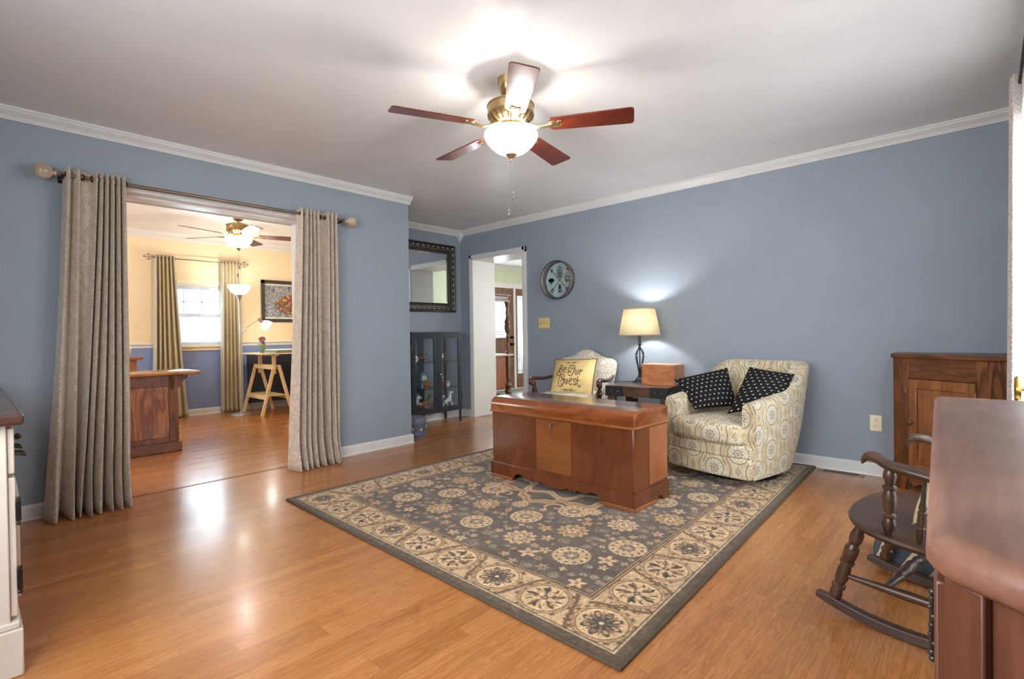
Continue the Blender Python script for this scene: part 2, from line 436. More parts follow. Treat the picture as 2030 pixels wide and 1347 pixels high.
trim(run(MB(), CROWN, 'y', YH, HY1, XH, 1, HH), 'white crown moulding above the front door')
for cx, cy, s1, what in ((XN, YB, 1, 'nook corner'), (XR, YB, -1, 'right back corner')):
    k = 0.066; q = lambda u, v: (cx+s1*u, cy-v)
    b = MB()
    pts = [(0, 0), (k, 0), (k, k), (0, k)]
    vs = [(*q(u, v), H) for u, v in pts]+[(*q(u, v), 2.357) for u, v in pts]+[(*q(u*0.72, v*0.72), 2.337) for u, v in pts]+[(*q(0.002, 0.002), 2.283)]
    fs = [(i, (i+1) % 4, 4+(i+1) % 4, 4+i) for i in range(4)]+[(4+i, 4+(i+1) % 4, 8+(i+1) % 4, 8+i) for i in range(4)]+[(8+i, 8+(i+1) % 4, 12) for i in range(4)]
    b.add(vs, fs); trim(b, 'white pointed corner block of the crown in the '+what)
def base(b, label, name): return trim(b, label, None, name)
b = MB(); run(b, BASE, 'y', YF, OY0-0.02, XL, 1, 0); run(b, BASE, 'y', OY1+0.02, 3.03, XL, 1, 0); base(b, 'white baseboard along the left wall', 'baseboard_left')
base(run(MB(), BASE, 'y', 3.02, YB, XN, 1, 0), 'white baseboard in the nook', 'baseboard_nook')
b = MB(); run(b, BASE, 'x', XN, DX0-0.057, YB, -1, 0); run(b, BASE, 'x', DX1+0.057, XR, YB, -1, 0); base(b, 'white baseboard along the back wall', 'baseboard_back')
base(run(MB(), BASE, 'y', AY, YB, XR, -1, 0), 'white baseboard along the right wall', 'baseboard_right')
base(run(MB(), BASE, 'y', DY0, DY1, XD+0.006, 1, 0), 'cream baseboard under the den window', 'baseboard_den')
base(run(MB(), BASE, 'y', SL1, HY1, XH, 1, 0), 'white baseboard beside the sidelight', 'baseboard_hall')
RAIL = [(0, 0), (0.012, 0), (0.012, 0.03), (0.022, 0.036), (0.03, 0.048), (0.026, 0.058), (0, 0.062)]
b = MB(); run(b, RAIL, 'y', DY0, VY0-0.06, XD, 1, 0.952); run(b, RAIL, 'y', VY1+0.06, DY1, XD, 1, 0.952); trim(b, 'white chair rail between cream and blue in the den')
# lining of the wide opening
b = MB()
b.box(XO-0.04, OY0-0.002, 2.052, XL+0.004, OY1+0.002, 2.076); b.box(XO+0.05, OY0, 2.040, XL-0.10, OY1, 2.054); b.box(XO-0.045, OY0-0.06, 2.046, XO-0.03, OY1+0.06, 2.13)
b.box(XO-0.04, OY0-0.003, 0, XL+0.003, OY0+0.014, 2.06); b.box(XO-0.04, OY1-0.014, 0, XL+0.003, OY1+0.003, 2.06)
trim(b, 'white wooden lining of the wide curtained opening')
# doorway casing and deep jamb
b = MB()
for x0, x1 in ((DX0-0.057, DX0+0.002), (DX1-0.002, DX1+0.057)):
    b.box(x0, YB-0.016, 0, x1, YB, DZ+0.057); b.box(x0+0.006, YB-0.021, 0, x1-0.02, YB, DZ+0.051)
b.box(DX0-0.057, YB-0.016, DZ-0.002, DX1+0.057, YB, DZ+0.057); b.box(DX0-0.05, YB-0.021, DZ+0.02, DX1+0.05, YB, DZ+0.051)
b.box(DX0-0.01, YB-0.010, 0, DX0+0.006, YH+0.02, DZ); b.box(DX1-0.006, YB-0.010, 0, DX1+0.01, YH+0.02, DZ); b.box(DX0, YB-0.010, DZ-0.006, DX1, YH+0.02, DZ+0.01)
trim(b, 'white casing and deep jamb of the doorway to the hall')
# ---- windows
def sash_window(name, label, face, along, a0, a1, z0, z1, out, muntins=0):
    """frame and two sashes in a wall opening; along y: wall face x=face, out = outward sign"""
    fr = MB(); d = 0.10
    def bx(b, a, c, za, zb, o0, o1):
        if along == 'y': b.box(face+out*o0, a, za, face+out*o1, c, zb)
        else: b.box(a, face+out*o0, za, c, face+out*o1, zb)
    for q in ((a0, a0+0.03, z0, z1), (a1-0.03, a1, z0, z1), (a0, a1, z0, z0+0.03), (a0, a1, z1-0.03, z1)): bx(fr, *q, 0.01, 0.13)
    root = struct(fr.build(name, M_white, smooth=0), label, 'window')
    zm = (z0+z1)/2
    for za, zb, o in ((zm-0.02, z1-0.03, 0.09), (z0+0.03, zm+0.02, 0.055)):
        s = MB()
        for q in ((a0+0.03, a0+0.075, za, zb), (a1-0.075, a1-0.03, za, zb), (a0+0.03, a1-0.03, za, za+0.045), (a0+0.03, a1-0.03, zb-0.045, zb)): bx(s, *q, o, o+0.03)
        for k in range(muntins):
            yy = a0+0.075+(a1-a0-0.15)*(k+1)/(muntins+1); bx(s, yy-0.007, yy+0.007, za, zb, o+0.008, o+0.022)
        if muntins: bx(s, a0+0.05, a1-0.05, (za+zb)/2-0.007, (za+zb)/2+0.007, o+0.008, o+0.022)
        so = s.build('sash', plain('window sash paint', (214, 224, 238), 0.4), root, smooth=0)
        g = MB(); bx(g, a0+0.06, a1-0.06, za+0.03, zb-0.03, o+0.013, o+0.017); g.build('glass_pane', pane('window glass'), so, smooth=0)
    return root
sash_window('window_1', 'white sash window with blind in the den', XD, 'y', VY0, VY1, VZ0, VZ1, -1, 2)
sash_window('window_2', 'tall white sash window behind the sheer curtain', XR, 'y', WY0, WY1, WZ0, WZ1, 1, 2)
sash_window('added_window_behind', 'added wide white window, unseen behind the photographer, to carry daylight', YF, 'x', -2.27, -0.31, 0.80, 2.02, -1, 2)  # unseen window, added to let daylight in from behind
sash_window('added_window_den', 'white window added to an unseen den wall around the fill light', DY0, 'x', -7.0, -5.4, 0.90, 2.10, -1, 1)  # invented frame, out of view, to go with the added den fill light
sash_window('window_5', 'white side window of the entrance hall', HY1, 'x', -4.0, -2.2, 0.90, 2.10, 1, 1)
b = MB()
b.box(XD, VY0-0.02, 0.948, XD+0.05, VY1+0.02, 0.966); b.box(XD, VY0-0.05, 0.902, XD+0.018, VY1+0.05, 0.948); b.box(XD, VY0-0.05, 0.900, XD+0.024, VY1+0.05, 0.912)
for y0, y1 in ((VY0-0.06, VY0), (VY1, VY1+0.06)): b.box(XD, y0, 0.95, XD+0.016, y1, VZ1+0.06)
b.box(XD, VY0-0.06, VZ1, XD+0.016, VY1+0.06, VZ1+0.06)
trim(b, 'cream sill and casing around the den window', plain('cream trim paint', (240, 228, 200), 0.4, 0, 0.01))
# ---- front door and sidelight
M_door = wood('front door stain', (92, 58, 44), (126, 86, 66), (152, 112, 90), 'z', 0.4, 0.1, 0.8)
M_lead = plain('lead came', (120, 128, 134), 0.4, 0.6)
M_frost = pane('bevelled door glass', (232, 240, 244), 0.05)
M_bronze = plain('dark bronze metal', (62, 52, 46), 0.35, 0.8)
xf0, xf1 = XH-0.06, XH-0.015
b = MB()
gy0, gy1, gz0, gz1 = FD0+0.19, FD1-0.19, 0.99, FDZ-0.155
b.box(xf0, FD0, 0.02, xf1, gy0, FDZ-0.005); b.box(xf0, gy1, 0.02, xf1, FD1, FDZ-0.005); b.box(xf0, gy0, gz1, xf1, gy1, FDZ-0.005); b.box(xf0, gy0, 0.02, xf1, gy1, gz0)
for a, c, za, zb in ((gy0-0.025, gy0+0.012, gz0-0.025, gz1+0.025), (gy1-0.012, gy1+0.025, gz0-0.025, gz1+0.025), (gy0, gy1, gz0-0.025, gz0+0.012), (gy0, gy1, gz1-0.012, gz1+0.025)): b.box(xf1, a, za, xf1+0.014, c, zb)
door = struct(b.build('door_1', M_door, bevel=0.004), 'brown wooden front door with a leaded glass window', 'door')
for y0, y1 in ((FD0+0.13, FD0+0.40), (FD1-0.325, FD1-0.135)):
    p = MB(); p.box(xf1, y0, 0.245, xf1+0.006, y1, 0.765); p.box(xf1, y0+0.03, 0.275, xf1+0.012, y1-0.03, 0.735); p.build('panel', M_door, door, bevel=0.004)
g = MB(); g.box(XH-0.042, gy0, gz0, XH-0.036, gy1, gz1); g.build('glass_pane', M_frost, door, smooth=0)
def cames(y0, y1, z0, z1, parent, x, inset, cols, rows):
    l = MB(); t = 0.0035
    ys = [y0+inset, y0+inset*1.6, y1-inset, y1-inset*1.6]; zs = [z0+inset, z0+inset*1.6, z1-inset, z1-inset*1.6]
    for yy in ys: l.box(x, yy-t, z0, x+0.004, yy+t, z1)
    for zz in zs: l.box(x, y0, zz-t, x+0.004, y1, zz+t)
    for k in range(1, rows):
        zz = z0+(z1-z0)*k/rows
        l.box(x, y0, zz-t*0.7, x+0.004, y0+inset, zz+t*0.7); l.box(x, y1-inset, zz-t*0.7, x+0.004, y1, zz+t*0.7)
    for k in range(1, cols):
        yy = y0+(y1-y0)*k/cols
        l.box(x, yy-t*0.7, z0, x+0.004, yy+t*0.7, z0+inset); l.box(x, yy-t*0.7, z1-inset, x+0.004, yy+t*0.7, z1)
    cy, cz = (y0+y1)/2, (z0+z1)/2; a, c = (y1-y0)*0.26, (z1-z0)*0.34
    l.tube([(x+0.002, cy+a*sin(2*pi*k/20), cz+c*cos(2*pi*k/20)) for k in range(20)], t*0.8, 6, True, up=(1, 0, 0))
    l.box(x, y0, cz-t*0.7, x+0.004, cy-a, cz+t*0.7); l.box(x, cy+a, cz-t*0.7, x+0.004, y1, cz+t*0.7)
    l.build('leading', M_lead, parent)
cames(gy0, gy1, gz0, gz1, door, XH-0.035, 0.075, 4, 6)
for z, r in ((0.872, 0.030), (1.005, 0.026), (0.635, 0.010)):
    k = MB(); k.lathe((0, 0, 0), [(0, 0.5*r), (0.0, r), (0.01, r), (0.012, r*0.45), (0.03, r*0.45), (0.035, r*0.9), (0.05, r), (0.065, r*0.75), (0.07, 0)], 16)
    T = Matrix.Translation((xf1, 7.205, z)) @ Matrix.Rotation(radians(90), 4, 'Y')
    k.build('door_knob' if z == 0.872 else 'deadbolt' if z > 1 else 'lock_knob', M_bronze, door, tf=T)
b = MB()
sy0, sy1, sz0, sz1 = SL0+0.075, SL1-0.075, 0.29, FDZ-0.14
b.box(xf0, SL0, 0.02, xf1, sy0, FDZ-0.005); b.box(xf0, sy1, 0.02, xf1, SL1, FDZ-0.005); b.box(xf0, sy0, sz1, xf1, sy1, FDZ-0.005); b.box(xf0, sy0, 0.02, xf1, sy1, sz0)
sl = struct(b.build('window_6', M_door, bevel=0.004), 'narrow leaded sidelight window beside the front door', 'window')
g = MB(); g.box(XH-0.042, sy0, sz0, XH-0.036, sy1, sz1); g.build('glass_pane', M_frost, sl, smooth=0)
cames(sy0, sy1, sz0, sz1, sl, XH-0.035, 0.04, 2, 11)
b = MB()
b.box(XH-0.07, FD1, 0, XH+0.012, SL0, FDZ); b.box(XH-0.02, FD0-0.08, FDZ-0.004, XH+0.016, SL1+0.08, FDZ+0.085); b.box(XH-0.02, FD0-0.08, 0, XH+0.016, FD0, FDZ); b.box(XH-0.02, SL1, 0, XH+0.016, SL1+0.08, FDZ)
b.box(XH-0.1, FD0, 0, XH, SL1, 0.02)
trim(b, 'white frame around the front door and sidelight')

# ------------------------------------------------------------ area rug
def rug():
    P00, P10, P11, P01 = [np.array(p) for p in ((-3.343, 1.417), (-0.844, 1.382), (-0.972, 4.462), (-3.352, 4.462))]
    W_, L_ = 2.46, 3.06; nu, nv = 552, 680
    u = np.linspace(0, W_, nu); v = np.linspace(0, L_, nv); U, V = np.meshgrid(u, v)
    rng = np.random.default_rng(5)
    C = np.zeros((nv, nu, 3)); c_ = lambda *q: np.array(q, float)
    def put(mask, col): C[mask] = col
    def smooth_noise(n, k):
        g = rng.random((n, k)); yi = np.linspace(0, n-1.001, nv); xi = np.linspace(0, k-1.001, nu)
        y0 = yi.astype(int); x0 = xi.astype(int); fy = (yi-y0)[:, None]; fx = (xi-x0)[None, :]
        return (g[y0][:, x0]*(1-fy)*(1-fx)+g[y0+1][:, x0]*fy*(1-fx)+g[y0][:, x0+1]*(1-fy)*fx+g[y0+1][:, x0+1]*fy*fx)
    d = np.minimum(np.minimum(U, W_-U), np.minimum(V, L_-V))
    fieldn = smooth_noise(60, 12)*0.6+smooth_noise(24, 10)*0.4
    C[:] = c_(97, 84, 74)[None, None, :]*(0.80+0.42*fieldn[..., None])
    BW = 0.295
    CREAM, TAN, BRN, SLATE, RUST, PALE = c_(200, 168, 130), c_(186, 150, 108), c_(112, 86, 60), c_(94, 90, 84), c_(158, 118, 88), c_(206, 180, 146)
    def loc(cx, cy, rad):
        i0, i1 = np.searchsorted(v, cy-rad), np.searchsorted(v, cy+rad); j0, j1 = np.searchsorted(u, cx-rad), np.searchsorted(u, cx+rad)
        sl = (slice(max(i0, 0), i1), slice(max(j0, 0), j1)); x = U[sl]-cx; y = V[sl]-cy
        return sl, np.hypot(x, y), np.arctan2(y, x), x, y
    def paint(sl, m, col): C[sl][m] = col
    def field_ok(x, y, r): return BW+r < x < W_-BW-r and BW+r < y < L_-BW-r
    def tendril(x, y, a, r, col, turns=1.5):
        t = np.linspace(0, 1, 90); ang = a+t*turns*2*pi; rr = r*(1-t*0.8)
        px = x+np.cos(ang)*rr; py_ = y+np.sin(ang)*rr
        for k in range(0, 90):
            i = int(round(py_[k]/L_*(nv-1))); j = int(round(px[k]/W_*(nu-1)))
            if 0 < i < nv-1 and 0 < j < nu-1 and d[i, j] > BW+0.01: C[i, j] = col
    placed = []
    def free(x, y, r): return all(hypot(x-a, y-b) > r+c for a, b, c in placed)
    def roundel(x, y, r):
        sl, R, T, a, b = loc(x, y, r*1.2); edge = r*(1+0.035*np.cos(26*T)); paint(sl, R < edge, CREAM)
        k = np.abs(((T/(2*pi)*12) % 1)-0.5); paint(sl, (np.abs(R-r*0.78) < r*0.075) & (k < 0.22), c_(98, 88, 76))
        paint(sl, np.abs(R-r*0.56) < r*0.022, TAN)
        pet = r*0.50*np.abs(np.cos(4*T)); paint(sl, (R < pet) & (R > r*0.12), SLATE); paint(sl, (R < pet*0.55), c_(150, 132, 110))
        paint(sl, (R < r*0.44*np.abs(np.sin(4*T))) & (R > r*0.28), RUST*0.8); paint(sl, R < r*0.10, PALE)
    def rosette(x, y, r, ph=0.0, col=TAN):
        sl, R, T, a, b = loc(x, y, r*1.25); edge = r*(1+0.12*np.cos(11*T+ph)); paint(sl, R < edge, col)
        e2 = r*0.66*(1+0.18*np.cos(7*T+ph)); paint(sl, np.abs(R-e2) < r*0.05, BRN)
        e3 = r*0.42*(1+0.3*np.cos(5*T-ph)); paint(sl, R < e3, PALE); paint(sl, np.abs(R-e3) < r*0.05, c_(110, 92, 80)); paint(sl, R < r*0.16, RUST*0.9)
    def flower(x, y, r, ph, col, n=5, heart=RUST):
        sl, R, T, a, b = loc(x, y, r*1.3); edge = r*(0.74+0.30*np.cos(n*(T+ph))); paint(sl, R < edge, col); paint(sl, R < r*0.26, heart)
    def leaf(x, y, r, ph, col):
        sl, R, T, a, b = loc(x, y, r*1.5); aa = a*cos(ph)+b*sin(ph); bb = -a*sin(ph)+b*cos(ph)
        paint(sl, (np.abs(bb) < r*0.42*(1-np.abs(aa/r)**1.6).clip(0)) & (np.abs(aa) < r), col); paint(sl, (np.abs(bb) < 0.003) & (np.abs(aa) < r*0.9), col*0.7)
    # large roundels and rosettes on a staggered lattice
    cx0, cy0 = W_/2, L_/2
    for iy in range(-5, 6):
        for ix in range(-4, 5):
            x = cx0+ix*0.33+(0.165 if iy % 2 else 0); y = cy0+iy*0.245
            if hypot((x-cx0), (y-cy0)*0.95) < 0.56: continue
            if not field_ok(x, y, 0.075): continue
            if (ix+(iy//2)) % 2 == 0: roundel(x, y, 0.094); placed.append((x, y, 0.10))
            else: rosette(x, y, 0.080, ix+iy, TAN if (ix+iy) % 3 else CREAM); placed.append((x, y, 0.09))
    # central medallion with lobed bands and scrolls
    sl, R, T, a, b = loc(cx0, cy0, 0.62)
    e = 0.47*(1+0.09*np.cos(8*T)+0.03*np.cos(24*T)); paint(sl, np.abs(R-e) < 0.036, TAN); paint(sl, np.abs(R-e) < 0.006, BRN)
    e = 0.34*(1+0.12*np.cos(8*T+pi)); paint(sl, np.abs(R-e) < 0.028, CREAM); paint(sl, np.abs(R-e) < 0.005, RUST)
    paint(sl, R < 0.20*(1+0.15*np.cos(10*T)), TAN); paint(sl, R < 0.15*(1+0.2*np.cos(10*T)), SLATE); paint(sl, R < 0.08*(1+0.2*np.cos(6*T)), CREAM)
    for k in range(8):
        q = 2*pi*k/8+pi/8; x, y = cx0+0.545*cos(q), cy0+0.545*sin(q)
        s2, R2, T2, a2, b2 = loc(x, y, 0.085); sp = (R2-0.012-0.0105*((T2+pi+q) % (2*pi))) ; paint(s2, (np.abs(sp) < 0.008) & (R2 < 0.078), CREAM)
        x, y = cx0+0.60*cos(q+pi/8), cy0+0.60*sin(q+pi/8); rosette(x, y, 0.05, k, CREAM); placed.append((x, y, 0.07))
    placed.append((cx0, cy0, 0.56))
    for _ in range(9000):
        x, y = rng.uniform(BW+0.03, W_-BW-0.03), rng.uniform(BW+0.03, L_-BW-0.03); r = rng.choice([0.05, 0.042, 0.034, 0.026, 0.02])
        if free(x, y, r):
            placed.append((x, y, r*0.98)); k = rng.integers(0, 7); ph = rng.uniform(0, 6.28)
            if k < 3: flower(x, y, r, ph, [TAN, CREAM, c_(186, 148, 124)][k], 5 if r > 0.025 else 4)
            elif k == 3: leaf(x, y, r, ph, TAN*0.95)
            elif k == 4: flower(x, y, r, ph, c_(158, 132, 108), 6, SLATE)
            else: tendril(x, y, ph, r*0.8, c_(160, 144, 124)); tendril(x+r*0.5, y, ph+2, r*0.5, c_(150, 134, 116))
    # border
    put(d < BW, CREAM*0.985)
    bn = smooth_noise(40, 32); band = d < BW; C[band] *= (0.96+0.08*bn[band])[:, None]
    def border_roundel(x, y, kind, r=0.098):
        sl, R, T, a, b = loc(x, y, r*1.45)
        paint(sl, np.abs(R-r*1.13*(1+0.02*np.cos(15*T))) < r*0.05, TAN*0.82); paint(sl, np.abs(R-r*1.0) < r*0.035, BRN*1.15)
        paint(sl, (np.abs(R-r*1.22) < r*0.07) & (np.sin(9*T+kind*2) > 0.72), BRN)
        paint(sl, R < r*0.95, CREAM*1.04)
        if kind % 3 == 0:
            p8 = r*0.84*np.abs(np.cos(4*T))**0.5; paint(sl, (R < p8) & (R > r*0.2), SLATE*0.82); paint(sl, (R < p8*0.86) & (R > r*0.45) & (np.abs(np.cos(4*T)) > 0.86), TAN); paint(sl, (R < r*0.70) & (np.abs(np.sin(4*T)) > 0.93) & (R > r*0.25), RUST)
            paint(sl, (R < r*0.84) & (R > r*0.2) & (np.abs(np.sin(8*T)) < 0.10), BRN*0.7)
            paint(sl, R < r*0.2, BRN*0.8); paint(sl, R < r*0.1, PALE)
        else:
            nl = 5 if kind % 3 == 1 else 6
            for k in range(nl):
                q = 2*pi*k/nl+kind; x2, y2 = x+r*0.58*cos(q), y+r*0.58*sin(q); leaf(x2, y2, r*0.34, q, [SLATE, SLATE*0.8, RUST*0.9, BRN][(k+kind) % 4])
                leaf(x2+r*0.12*cos(q+1.2), y2+r*0.12*sin(q+1.2), r*0.2, q+0.9, SLATE*0.75 if k % 2 else TAN)
            paint(sl, (R < r*0.5) & (np.abs(np.sin(nl/2*(T-kind))) < 0.10), BRN); q5 = r*0.40*(1+0.5*np.cos(nl*(T-kind)+pi)); paint(sl, np.abs(R-q5) < r*0.035, BRN); paint(sl, R < r*0.16, SLATE*0.8); paint(sl, R < r*0.08, TAN)
            for k in range(nl):
                q = 2*pi*(k+0.5)/nl+kind; leaf(x+r*0.72*cos(q), y+r*0.72*sin(q), r*0.14, q+0.6, [BRN, SLATE, TAN*0.9][k % 3])
    mid = 0.17
    for (a0, b0, a1, b1, n) in ((mid, mid, W_-mid, mid, 8), (mid, L_-mid, W_-mid, L_-mid, 8), (mid, mid, mid, L_-mid, 10), (W_-mid, mid, W_-mid, L_-mid, 10)):
        for k in range(n+1):
            t = k/n; x, y = a0+(a1-a0)*t, b0+(b1-b0)*t
            border_roundel(x, y, k)
            if k < n:     # the S scroll between two roundels
                s = (k % 2)*2-1
                for q in np.linspace(0, 1, 120):
                    tt = (k+0.32+q*0.36)/n; off = s*0.105*cos(pi*q)
                    if b0 == b1: xx, yy = a0+(a1-a0)*tt, b0+off
                    else: xx, yy = a0+off, b0+(b1-b0)*tt
                    i = int(round(yy/L_*(nv-1))); j = int(round(xx/W_*(nu-1)))
                    C[max(i-1, 0):i+2, max(j-1, 0):j+2] = BRN*1.05
                    if 0.3 < q < 0.7 and rng.random() < 0.5:
                        i2 = i+rng.integers(-4, 5); j2 = j+rng.integers(-4, 5); C[i2:i2+2, j2:j2+2] = BRN
    put(np.abs(d-BW) < 0.0045, BRN*0.75); put(np.abs(d-(BW-0.011)) < 0.0028, BRN); put(np.abs(d-(BW+0.008)) < 0.003, TAN)
    put(d < 0.052, c_(96, 80, 64)); put((np.abs(d-0.052) < 0.0035), PALE*0.9); put(np.abs(d-0.058) < 0.003, BRN*0.6)
    dn = smooth_noise(200, 160); m2 = d < 0.048; C[m2] *= (0.82+0.36*dn[m2])[:, None]
    put(d < 0.014, c_(88, 74, 60))
    C *= (0.86+0.28*rng.random((nv, nu, 1)))*(0.93+0.14*smooth_noise(170, 140)[..., None]); C = np.clip(C, 0, 255)/255
    lc = np.where(C <= 0.04045, C/12.92, ((C+0.055)/1.055)**2.4)
    su, sv = U/W_, V/L_
    Pxy = (P00*(1-su[..., None])*(1-sv[..., None])+P10*su[..., None]*(1-sv[..., None])+P11*su[..., None]*sv[..., None]+P01*(1-su[..., None])*sv[..., None])
    zt = np.where(d < 0.006, 0.008, 0.0115)+0.0006*(C.mean(2)-0.4)
    verts = np.concatenate([Pxy, zt[..., None]], 2).reshape(-1, 3).copy()
    org = np.array([-2.12, 2.93, 0]); verts -= org
    i = np.arange(nv-1)[:, None]*nu+np.arange(nu-1)[None, :]
    faces = np.stack([i, i+1, i+1+nu, i+nu], -1).reshape(-1, 4)
    me = bpy.data.meshes.new('area_rug'); me.vertices.add(len(verts)); me.vertices.foreach_set('co', verts.ravel())
    me.loops.add(faces.size); me.loops.foreach_set('vertex_index', faces.ravel().astype(np.int32))
    me.polygons.add(len(faces)); me.polygons.foreach_set('loop_start', np.arange(0, faces.size, 4, dtype=np.int32)); me.polygons.foreach_set('loop_total', np.full(len(faces), 4, dtype=np.int32))
    me.update(calc_edges=True)
    at = me.attributes.new('weave', 'FLOAT_COLOR', 'POINT'); at.data.foreach_set('color', np.concatenate([lc, np.ones((nv, nu, 1))], 2).ravel().astype(np.float32))
    mt, nt, b = newmat('woven rug pile'); n = nt.nodes.new('ShaderNodeAttribute'); n.attribute_name = 'weave'
    x, y, z = coords(nt); f = noise(vec(x, y, z), 420, 2)
    nt.links.new(mixc(0.16, n.outputs['Color'], ramp(f, [(0.3, (60, 55, 50)), (0.7, (235, 225, 210))]), 'OVERLAY'), b.inputs['Base Color'])
    b.inputs['Roughness'].default_value = 0.95; b.inputs['Specular IOR Level'].default_value = 0.1; b.inputs['Sheen Weight'].default_value = 0.15
    bump(nt, b, f, 0.35, 0.003)
    me.materials.append(mt); me.polygons.foreach_set('use_smooth', np.ones(len(faces), bool))
    o = bpy.data.objects.new('area_rug', me); COL.objects.link(o); o.location = org
    tag(o, 'large floral area rug with beige roundel border under the wooden chest', 'rug')
    bd = MB(); ring = [(*p, 0.0062) for p in (P00, P10, P11, P01)]; pts = []
    for k in range(4):
        p, q = Vector(ring[k]), Vector(ring[(k+1) % 4]); pts += [p.lerp(q, t/12) for t in range(12)]
    bd.tube([p-Vector(org) for p in pts], 0.0062, 8, True)
    bd.build('binding', plain('rug binding', (88, 74, 62), 0.9, 0, 0.12, 150), o)
rug()

# ------------------------------------------------------------ the main ceiling fan and the one in the den
M_brass = plain('antique brass', (186, 158, 112), 0.24, 0.85, 0.05, 6)
M_bowl = glowing('lit opal glass', (255, 252, 246), 2.6, 0.92)
M_blade = wood('mahogany fan blade', (58, 22, 14), (104, 38, 24), (140, 58, 36), 'x', 0.30, 0.35, 0.7, 0.3)
M_chain = plain('bright chain metal', (190, 186, 178), 0.3, 0.9)
M_fob = plain('smoky glass fob', (120, 116, 110), 0.15, 0.3)
def ceiling_fan(loc, label, phase, watts, color):
    t = thing('ceiling_fan', label, 'ceiling fan', loc)
    MB().lathe((0, 0, 0), [(-0.092, 0.022), (-0.088, 0.036), (-0.07, 0.052), (-0.045, 0.062), (-0.02, 0.068), (0, 0.070)], 28).build('canopy', M_brass, t)
    MB().cyl((0, 0, -0.13), (0, 0, -0.085), 0.0125).build('downrod', M_brass, t)
    mh = MB().lathe((0, 0, 0), [(-0.245, 0.060), (-0.240, 0.078), (-0.222, 0.105), (-0.198, 0.122), (-0.192, 0.126), (-0.186, 0.122), (-0.150, 0.124), (-0.146, 0.128), (-0.138, 0.126), (-0.126, 0.105), (-0.118, 0.05), (-0.112, 0.02)], 36).build('motor_housing', M_brass, t)
    v = MB()
    for k in range(20):
        a = 2*pi*k/20; r0, r1 = 0.121, 0.089
        v.beam((r0*cos(a)*1.01, r0*sin(a)*1.01, -0.200), (r1*cos(a)*1.01, r1*sin(a)*1.01, -0.234), 0.010, 0.006)
    v.build('vent_rib', plain('dark vent slot', (96, 78, 52), 0.35, 0.7), mh)
    zb = -0.258
    for k in range(5):
        a = radians(phase)+2*pi*k/5; Rm = Matrix.Rotation(a, 4, 'Z') @ Matrix.Translation((0, 0, zb)) @ Matrix.Rotation(radians(-11), 4, 'X')
        out = []; L0, L1 = 0.205, 0.642
        w0, w1, rc = 0.054, 0.067, 0.020
        def corner(cx, cy, a0, r): return [(cx+r*cos(a0+pi/2*i/5), cy+r*sin(a0+pi/2*i/5)) for i in range(6)]
        out = corner(L1-rc, w1-rc, 0, rc)+corner(L0+0.03, w0-0.03, pi/2, 0.03)+corner(L0+0.03, -w0+0.03, pi, 0.03)+corner(L1-rc, -w1+rc, 3*pi/2, rc)
        MB().prism(out, lambda x, y, z: (x, y, z), -0.003, 0.0035).build('fan_blade', M_blade, t, tf=Rm, bevel=0.0015)
        ir = MB()
        pts = catmull([(0.070, 0, 0.020), (0.11, 0, 0.004), (0.15, 0, -0.012), (0.19, 0, -0.010), (0.225, 0, -0.006)], 5)
        ir.tube(pts, [0.016-0.004*sin(pi*i/(len(pts)-1)) for i in range(len(pts))], 10, flat=0.5)
        ir.lathe((0.232, 0, -0.011), [(0, 0.012), (0.003, 0.026), (0.008, 0.030)], 18); ir.lathe((0.26, 0.016, -0.009), [(0, 0.004), (0.004, 0.012), (0.006, 0.013)], 12); ir.lathe((0.26, -0.016, -0.009), [(0, 0.004), (0.004, 0.012), (0.006, 0.013)], 12)
        ir.build('blade_iron', M_brass, t, tf=Rm)
    MB().lathe((0, 0, 0), [(-0.285, 0.020), (-0.280, 0.050), (-0.262, 0.066), (-0.245, 0.058)], 32).build('light_fitter', M_brass, t)
    bw = MB().lathe((0, 0, 0), [(-0.402, 0.012), (-0.398, 0.040), (-0.382, 0.078), (-0.350, 0.115), (-0.318, 0.138), (-0.300, 0.143), (-0.286, 0.139), (-0.280, 0.132)], 40, cap=False)
    bw.build('glass_bowl', M_bowl, t, solid=0.003)
    MB().lathe((0, 0, 0), [(-0.438, 0.001), (-0.434, 0.005), (-0.428, 0.006), (-0.422, 0.009), (-0.414, 0.016), (-0.404, 0.029), (-0.398, 0.031)], 20).build('bowl_finial', M_brass, t)
    for (x, y, z1, f) in ((0.008, 0.004, -0.60, 0), (-0.012, -0.012, -0.69, 1)):
        c = MB().cyl((x, y, -0.43 if not f else -0.29), (x, y, z1), 0.0011, 6).build('pull_chain', M_chain, t)
        MB().turned((x, y, z1), (x, y, z1-0.045), [(0, 0.002), (0.1, 0.005), (0.3, 0.009), (0.7, 0.009), (0.9, 0.005), (1, 0.003)], 12).build('pull_fob', M_fob, c)
    for k in range(3):
        q = radians(phase+36)+2*pi*k/3; bulb(t, (0.030*cos(q), 0.030*sin(q), -0.386), watts/3, color, 0.016)
    return t
ceiling_fan((-1.86, 2.017, H), 'five blade mahogany ceiling fan with lit bowl in the living room', 30.2, 13, (1, 0.96, 0.90))
ceiling_fan((-6.30, 2.18, DH), 'ceiling fan with lit bowl seen in the den beyond the curtains', 69.0, 14, (1, 0.95, 0.88))

